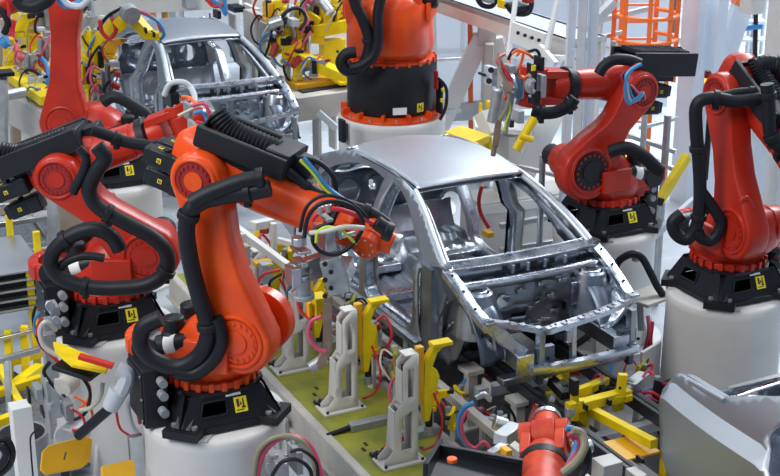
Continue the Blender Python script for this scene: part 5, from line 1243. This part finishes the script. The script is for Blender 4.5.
# ---------------- raised deck, trestles, background structures
zd = 2.35
P0 = atz(430, -6, zd); P1 = atz(567, 40, zd); dr = (P1-P0).normalized(); nr = V((-dr.y, dr.x, 0))
if nr.y < 0: nr = -nr
ang = atan2(dr.y, dr.x); Ld = (P1-P0).length
DK = Matrix.Translation(P0) @ Matrix.Rotation(ang, 4, 'Z')
t = thing('raised_deck', 'grey steel deck at the top edge carried by pale trestles', 'deck', M=DK)
m = MB(); m.box((Ld/2,.25,-.03), (Ld,.5,.06), 'grey_light'); obj('deck_plate', m, t)
for y in (.03,.46):
    m = MB(); m.box((Ld/2,y,-.10), (Ld,.06,.2), 'white_paint'); obj('edge_beam', m, t, bevel=.004)
for k in range(4):
    x = Ld*(k+.5)/4; m = MB(); m.box((x,.25,-.12), (.08,.4,.12), 'grey_light'); obj('joist', m, t)
T('motor_unit', 'black and yellow motor unit standing on the raised deck', 'motor', [('unit_body', [('b',505,0,530,14,15.3,.3,'cast_black'),('b',498,-2,505,10,15.4,.15,'yellow'),('b',478,-6,494,5,15.7,.25,'grey_paint')]), ('coil', [('h',[(476,-4,15.7),(482,5,15.7),(492,6,15.7),(497,-2,15.7)],.03,'rubber')]), ('coil', [('h',[(506,4,15.2),(514,13,15.2),(528,13,15.2),(532,2,15.2)],.03,'rubber')]), ('pad', [('b',522,-4,534,4,15.2,.1,'paint_darkred')])])
def trestle(label, pts, Y, th=.25):
    """pts: outline of legs as lists of photo pixels"""
    t = None; prs = []
    for k, (n, L, w, mt) in enumerate(pts):
        prs.append((n, [('l',L[0],L[1],Y,L[2],L[3],Y,w,th if mt != 'beige_paint' else th*.5,mt)]))
    T('trestle', label, 'trestle', prs, bev=.008)
trestle('pale A-shaped trestle under the raised deck behind the car roof', [('neck',(487,12,487,44),.20,'white_paint'),('leg',(482,36,434,140),.16,'white_clean'),('leg',(494,38,524,172),.16,'white_paint'),('web',(488,40,484,180),.55,'beige_paint'),('crossbar',(446,112,512,108),.12,'grey_light')], 17.0, .22)
trestle('second pale slanted trestle behind the forearm of the robot right of centre', [('leg',(577,60,522,176),.24,'white_clean'),('leg',(577,60,600,190),.14,'white_paint'),('foot',(522,176,516,196),.26,'white_clean')], 14.6, .22)
T('steel_column', 'blue-grey steel column with bright flanges right of the trestle', 'column', [('web', [('b',575,-12,583,205,13.5,.14,'grey_light')]), ('flange', [('b',584,-12,595,210,13.55,.05,'column_white')]), ('flange', [('b',563,-12,573,205,13.65,.04,'column_white')])])
T('deck_railing', 'white railing struts along the front of the raised deck', 'railing', [('strut', [('l',517,-10,14.6,508,56,14.4,.045,.045,'white_clean')]), ('strut', [('l',560,-10,13.9,541,74,13.7,.045,.045,'white_clean')]), ('panel', [('l',512,32,14.4,545,44,14.0,.04,.22,'white_clean')], [('hole', [('c',518+7*i,33+2.4*i,14.2-.09*i,518+7*i,33+2.4*i,14.17-.09*i,.02,'dark_gap') for i in range(4)])]), ('rail', [('l',510,56,14.4,570,58,13.7,.05,.05,'white_clean')]), ('rail', [('l',540,46,13.8,556,64,13.6,.05,.05,'white_clean')])])
T('safety_guard', 'orange guard loop under the raised deck', 'guard', [('post', [('l',470,24,17.0,471,150,17.0,.06,.06,'orange_rail')]), ('bar', [('l',458,17,17.0,470,22,17.0,.05,.05,'orange_rail')]), ('bar', [('l',458,4,17.0,459,18,17.0,.05,.05,'orange_rail')])])
T('safety_guard', 'dark orange guard rail end behind the trestle neck', 'guard', [('bar', [('l',494,26,17.4,509,24,17.4,.04,.04,'orange_rail')]), ('bar', [('l',508,24,17.4,508,34,17.4,.06,.06,'orange_rail')]), ('bar', [('l',498,47,17.4,506,45,17.4,.04,.04,'orange_rail')]), ('post', [('l',509,30,17.4,508,171,17.4,.05,.05,'orange_rail')])])
# machine enclosure panels
EN = Matrix.Translation(V((-.2,20.2,0))) @ Matrix.Rotation(radians(4), 4, 'Z')
t = thing('safety_fence', 'wide pale panel fence behind the big drum robot and the trestle', 'fence', M=EN)
for k in range(6):
    m = MB(); m.box((.1+.78*k,0,1.35), (.74,.03,2.5), 'panel_white'); obj('panel', m, t)
    m = MB(); m.box((-.29+.78*k,-.02,1.3), (.04,.05,2.7), 'grey_light'); obj('post', m, t)
for z in (1.0,1.9,2.62):
    m = MB(); m.box((2.0,-.03,z), (4.7,.03,.03), 'grey_light'); obj('rail', m, t)
T('fence_gate', 'horizontal guard rails across the pale fence behind the drum robot', 'guard rail', [('rail', [('l',428,8,18.5,500,0,18.8,.05,.05,'alu')]), ('rail', [('l',436,60,18.0,470,58,18.2,.04,.04,'alu')]), ('rail', [('l',440,112,16.9,530,104,17.2,.06,.06,'alu')]), ('post', [('l',434,4,18.4,436,110,18.4,.06,.06,'grey_light')])])
T('work_table', 'pale tilted table plate with small clamps behind the car roof', 'table', [('top', [('l',474,124,14.2,530,128,14.2,.45,.05,'white_clean')]), ('cone', [('l',484,112,14.0,494,134,13.9,.20,.14,'white_paint')]), ('clamp', [('b',512,108,524,124,14.0,.14,'grey_paint'),('b',506,118,514,128,13.9,.1,'cast_black')]), ('pin', [('b',479,102,482,122,14.0,.05,'yellow')]), ('pin', [('b',486,100,492,112,14.1,.07,'yellow')]), ('leg', [('b',494,130,520,230,14.2,.3,'white_paint')]), ('prop', [('b',484,134,492,150,13.7,.1,'yellow')])])
T('tool_cover', 'rounded yellow cover just behind the car roof edge', 'cover', [('cover', [('l',452,132,13.7,482,142,13.5,.3,.08,'yellow')]), ('edge', [('l',454,138,13.4,478,146,13.3,.05,.05,'yellow_amber')])])
T('yellow_pipe', 'yellow slanted pipe behind the weld gun', 'pipe', [('pipe', [('c',540,108,13.4,516,150,13.3,.045,'yellow')]), ('pipe', [('c',520,136,13.2,533,140,13.2,.03,'yellow')])])
T('yellow_prop', 'yellow prop leaning between the two right-hand robots', 'prop', [('bar', [('l',660,200,12.6,687,156,12.9,.07,.09,'yellow')])
    , ('foot', [('l',658,204,12.6,661,197,12.6,.1,.06,'cast_black')])])
T('yellow_prop', 'short yellow and black bar behind the arm of the robot right of centre', 'prop', [('bar', [('l',606,148,13.6,622,131,13.8,.10,.08,'yellow')]), ('grip', [('l',602,152,13.6,608,146,13.6,.11,.09,'cast_black')])])
# orange caged ladder
t = thing('caged_ladder', 'orange ladder with safety hoops at the top right of centre', 'ladder', tuple(at(632,235,15.8).xy)+(0,))
c0 = at(632,235,15.8); r = .36
def on(v): return at(632, v, 15.8).z
hts = (on(38),on(14),on(-10))
for a in (185,222,268,310,350):
    d = V((cos(radians(a)), sin(radians(a)), 0))*r; m = MB(); m.beam(d+V((0,0,hts[0]-(.5 if a != 268 else 1.4))), d+V((0,0,hts[-1])), .05,.02,'orange_rail', up=(0,1,0)); obj('cage_bar', m, t)
for h in hts:
    m = MB(); m.tube([V((cos(radians(a))*r, sin(radians(a))*r, h)) for a in range(140,421,14)], .026, 'orange_rail', n=6, smooth=False); obj('hoop', m, t)
for s in (-1, 1):
    m = MB(); m.beam((s*.2+.0,.42,0), (s*.2,.42,hts[-1]), .05,.05,'orange_rail'); obj('stile', m, t)
for k in range(14):
    m = MB(); m.cyl((-.2,.42,.2+.2*k), (.2,.42,.2+.2*k), .016, 'orange_rail', n=8); obj('rung', m, t)
T('steel_column', 'broad white column right of the caged ladder', 'column', [('face', [('b',678,-14,697,215,16.2,.3,'column_white')]), ('face', [('b',697,-14,719,215,16.3,.3,'panel_white')])])
T('steel_column', 'white column slanting up to an orange foot at the top right', 'column', [('shaft', [('l',743,4,16.6,702,120,16.6,.20,.22,'column_white')]), ('band', [('l',749,-12,16.6,743,6,16.6,.24,.26,'orange_rail')])])
T('steel_column', 'wide pale column at the right edge behind the cable tray', 'column', [('face', [('b',761,-14,800,250,14.6,.4,'beige_col')]), ('plate', [('b',741,-14,764,15,15.6,.2,'beige_col')])])
T('steel_column', 'white column behind the lower arm of the right-edge robot', 'column', [('face', [('b',738,112,762,250,14.0,.25,'column_white')])])
T('machine_wall', 'dark brown machine panel behind the orange ladder', 'panel', [('panel', [('b',648,-20,680,36,21.0,.2,'brown_panel'),('b',620,-30,648,22,21.4,.2,'brown_panel')]), ('sill', [('l',600,24,21.0,682,40,20.4,.2,.1,'grey_light')])])
T('stack_light', 'red, yellow and green signal light between the right-hand robots', 'signal light', [('pole', [('v',708,140,13.0,.03,.80,'cast_black')]), ('red_lens', [('v',708,75,13.0,.035,.055,'paint_darkred')]), ('yellow_lens', [('v',708,81,13.0,.035,.045,'glow_yellow')]), ('green_lens', [('v',708,87,13.0,.035,.045,'glow_green')]), ('base', [('v',708,94,13.0,.035,.07,'cast_black')]), ('cap', [('v',708,71.5,13.0,.03,.015,'cast_black')])])
T('pole', 'thin black pole with a blue clip at the top right', 'pole', [('pole', [('c',756,12,17.0,752,181,17.0,.03,'cast_black')]), ('clip', [('c',744,28,17.0,762,26,17.0,.04,'hose_blue')])])
T('stair_railing', 'grey tube stair railing between the two right-hand pedestals', 'railing', [('post', [('v',661,215,12.9,.035,2.0,'alu_dull')]), ('post', [('v',640,190,14.0,.03,2.0,'alu_dull')]), ('post', [('v',655,250,12.6,.03,1.0,'alu_dull')]), ('rail', [('l',654,236,12.4,694,200,12.9,.05,.07,'grey_light')]), ('rail', [('l',600,125,15.0,676,152,14.6,.05,.05,'alu')]), ('rail', [('l',630,150,14.8,676,170,14.4,.05,.05,'alu')]), ('rail', [('l',600,20,16.5,650,8,16.8,.06,.06,'grey_light')]), ('rail', [('l',640,128,14.6,678,118,14.9,.04,.04,'alu')])])
T('stair_railing', 'grey brace and posts left of the orange ladder', 'railing', [('brace', [('l',588,28,15.4,614,2,15.6,.08,.10,'grey_light')]), ('post', [('v',597,60,16.0,.05,2.5,'column_white')]), ('post', [('v',610,110,15.6,.03,1.6,'alu_dull')]), ('rail', [('l',590,40,15.8,622,32,16.0,.05,.05,'alu')])])
T('guard_rail', 'grey rail and posts seen through the car windscreen', 'guard rail', [('rail', [('l',450,150,13.5,560,176,12.9,.04,.04,'alu')]), ('post', [('v',541,206,12.4,.03,1.0,'alu')]), ('rail', [('l',500,226,12.6,566,214,12.9,.06,.05,'grey_light')]), ('rail', [('l',500,250,12.4,560,240,12.6,.05,.04,'alu')])])
T('machine_bed', 'long pale machine base beyond the car seen through its windows', 'machine base', [('body', [('l',470,230,14.0,562,216,14.5,.45,.7,'white_paint')]), ('plate', [('l',470,212,13.75,560,200,14.2,.03,.1,'white_clean')])])
T('hose_bundle', 'red hose hanging over the pale machine base seen through the windscreen', 'hose', [('red_hose', [('h',[(482,186,12.7),(479,200,12.7),(481,214,12.7),(489,228,12.7)],.02,'hose_red')]), ('yellow_block', [('b',482,229,494,238,12.6,.12,'yellow_amber')])])
# painted floor lines
for L, l in ((((628,28),(668,50)),'yellow floor line behind the orange ladder'),(((736,40),(758,36)),'yellow floor line seen left of the black pole'),(((600,150),(640,158)),'yellow floor line left of the stair railing'),(((724,62),(740,74)),'short yellow floor line behind the slanting column')):
    a = atz(*L[0], .006); b = atz(*L[1], .006); m = MB(); m.beam(a, b, .16, .008, 'sticker_yellow'); tag(obj('floor_line', m), l, 'floor marking')
# bright shelving far behind on the right
for i in range(3):
    T('storage_rack', 'pale storage rack far behind on the right, bay '+('beside the slanting column','behind the black pole','nearest the right column')[i], 'rack', [
        ('upright', [('v',722+14*i,60,22+.5*i,.03,2.4,'grey_light')]), ('upright', [('v',732+14*i,60,22+.5*i,.03,2.4,'grey_light')])]+
        [('shelf', [('l',721+14*i,v,22+.5*i,734+14*i,v-1,22+.5*i,.5,.04,'column_white')]) for v in (20,38,56,74)])

# ---------------- individual clamp heads on the stations, the fixture line and the tool stand
CN = dict(yellow='yellow', yellow_amber='amber', yellow_green='olive', grey_paint='grey', alu_dull='silver', grey_light='pale', steel_dark='dark steel', bronze='brown', cast_black='black', paint_darkred='red', white_paint='white', alu='silver', hose_red='red', rubber='black', hose_blue='blue', hose_pink='pink', hose_clear='beige')
def clamp_head(u, v, Y, sc, seed, label, group, col='yellow', drop=0):
    r = random.Random(seed); cy = ('alu','cast_black','alu_dull')[seed % 3]; pd = ('paint_darkred','cast_black','grey_light','bronze')[seed//3 % 4]; h1 = ('hose_red','rubber','hose_blue','hose_pink')[seed//2 % 4]; label = CN[col]+' clamp with '+CN[cy]+' cylinder, '+CN[pd]+' pad and '+CN[h1]+' hose '+label; c = at(u, v, Y); R = Matrix.Rotation(r.uniform(-.6,1.2), 4, 'Z') @ Matrix.Scale(sc, 4)
    t = thing('weld_clamp', label, 'clamp', M=Matrix.Translation(c) @ R, group=group)
    m = MB(); m.prism([(-.12,-.12),(.06,-.12),(.1,0),(.22,.06),(.2,.14),(.02,.1),(-.1,.16)], -.03, .03, col); m.box((-.05,0,-.16), (.16,.12,.06), col); obj('body', m, t, bevel=.006)
    m = MB(); a = r.choice((-1,1)); m.cyl((-.02,a*.07,-.12), (-.02,a*.07,.12), .042, cy, n=14); m.box((-.02,a*.07,.14), (.07,.07,.05), 'grey_paint'); obj('cylinder', m, t)
    m = MB(); m.box((.22,0,.11), (.09,.07,.05), pd); obj('pad', m, t, bevel=.005)
    m = MB(); q = [(-.02,a*.1,.14),(-.1,a*.2,.2),(-.22,a*.16,.02),(-.2,a*.05,-.16),(-.08,0,-.26)]; m.tube(q, .018, h1, n=6); obj('air_hose', m, t)
    m = MB(); q = [(.0,-a*.04,.1),(.06,-a*.16,.16),(-.06,-a*.2,.0),(-.1,-a*.08,-.2)]; m.tube(q, .014, r.choice(('rubber','hose_clear','hose_red')), n=6); obj('air_hose', m, t)
    if drop:
        m = MB(); m.box((-.05,0,-.19-drop/2/sc), (.07,.07,drop/sc), r.choice(('beige_paint','white_paint'))); obj('riser', m, t)
    return t
k = 0
for u, v, Y, sc, c_, d in ((272,8,18.1,.9,'yellow',0),(284,20,17.9,.8,'yellow',0),(296,30,17.8,.9,'yellow',0),(276,44,17.6,.8,'yellow',.4),(290,50,17.6,.9,'yellow',.2),(306,42,17.8,.8,'yellow_amber',0),(318,14,18.1,1.0,'yellow',0),(308,4,18.0,.9,'grey_paint',0),(330,20,18.0,.8,'yellow',0),(300,68,17.5,.8,'yellow',.0),(266,30,17.9,.8,'alu_dull',.5),(338,8,18.1,.9,'yellow',0),(316,66,17.5,.7,'grey_paint',0)):
    k += 1; clamp_head(u, v, Y, sc, k, 'by the drum robot', 'clamp heads of the right-hand yellow station', c_, d)
for u, v, Y, sc, c_, d in ((30,60,15.4,.6,'alu_dull',0),(44,48,15.7,.8,'grey_paint',0),(22,22,16.2,.9,'yellow',0),(10,54,15.8,.7,'yellow',.5),(88,24,15.8,.8,'grey_paint',0),(100,58,15.3,.8,'yellow',0),(94,40,15.6,.8,'yellow',0),(112,46,15.2,.7,'yellow_amber',0),(86,74,15.3,.8,'yellow',0),(108,80,14.9,.7,'steel_dark',.4),(98,92,14.9,.6,'grey_paint',.5),(66,10,16.4,.9,'yellow',0),(46,16,16.3,.9,'alu_dull',0),(34,84,15.0,.6,'grey_light',0),(42,96,14.8,.6,'alu_dull',0)):
    k += 1; clamp_head(u, v, Y, sc, k, 'behind the upright red arm', 'clamp heads of the left-hand yellow station', c_, d)
for x, y, z, sc, c_ in ((.45,-1.12,.62,.55,'yellow'),(.2,-1.2,.55,.6,'grey_paint'),(-.05,-1.2,.72,.6,'yellow_green'),(-.55,-1.2,.75,.7,'yellow'),(-.8,-1.25,.66,.6,'bronze'),(-.95,-1.15,.85,.6,'yellow_green'),(-1.4,-1.25,.85,.7,'yellow'),(-1.6,-1.2,.7,.6,'yellow_amber'),(-1.85,-1.3,.8,.6,'grey_paint'),(-2.2,-1.2,.85,.7,'yellow'),(-.4,-1.05,.5,.5,'grey_paint'),(-2.6,-1.35,.8,.7,'grey_paint'),(.6,-1.05,.5,.5,'yellow'),(-1.2,-1.3,.6,.6,'grey_light')):
    k += 1; p = LINE @ V((x,y,z)); t = clamp_head(0, 0, 10, sc, k, 'by the car sill', 'clamp heads along the car sill', c_, z-.30-.16*sc-.02)
    t.matrix_world = Matrix.Translation(p) @ Matrix.Rotation(LYAW+k*.9, 4, 'Z') @ Matrix.Scale(sc, 4)
for x, y, z, sc, c_ in ((.3,.08,.42,.55,'yellow'),(.55,.15,.40,.5,'yellow'),(.15,-.75,.42,.5,'yellow'),(.75,.2,.5,.55,'cast_black'),(.9,.65,.5,.6,'cast_black'),(.55,.7,.48,.6,'yellow'),(1.2,.62,.4,.6,'paint_darkred'),(.9,-.6,.35,.6,'alu_dull'),(.7,-.7,.4,.6,'grey_light'),(1.15,-.62,.42,.5,'yellow_amber'),(1.5,.72,.42,.6,'white_paint'),(.35,-.62,.3,.5,'paint_darkred')):
    k += 1; p = LINE @ V((x,y,z)); t = clamp_head(0, 0, 10, sc, k, 'among the black rails', 'clamp heads among the rails', c_, z-.02-.16*sc-.02)
    t.matrix_world = Matrix.Translation(p) @ Matrix.Rotation(LYAW+k*.7, 4, 'Z') @ Matrix.Scale(sc, 4)
for u, v, Y, w_, h_, l, mt in ((300,20,23,110,70,'tall beige machine cabinet behind the yellow station right of the rear car','beige_paint'),(205,8,24,70,50,'grey machine cabinet at the top edge behind the rear car roof','grey_light'),(110,14,22,60,60,'grey machine cabinet behind the yellow clamp over the rear car','grey_paint'),(60,20,23,80,60,'pale machine cabinet behind the yellow columns at the top left','white_paint'),(20,44,20,46,60,'brown machine cabinet low behind the yellow columns at the top left','wood')):
    T('machine_cabinet', l, 'cabinet', [('body', [('b',u-w_/2,v-h_/2,u+w_/2,{23:78,24:64,22:90,20:123}[Y],Y,.4,mt)]), ('door', [('b',u-w_*.3,v-h_*.35,u+w_*.1,v+h_*.3,Y-.3,.03,mt,LA)], [('handle', [('b',u+w_*.06,v+5,u+w_*.08,v+12,Y-.36,.03,'cast_black')])])])
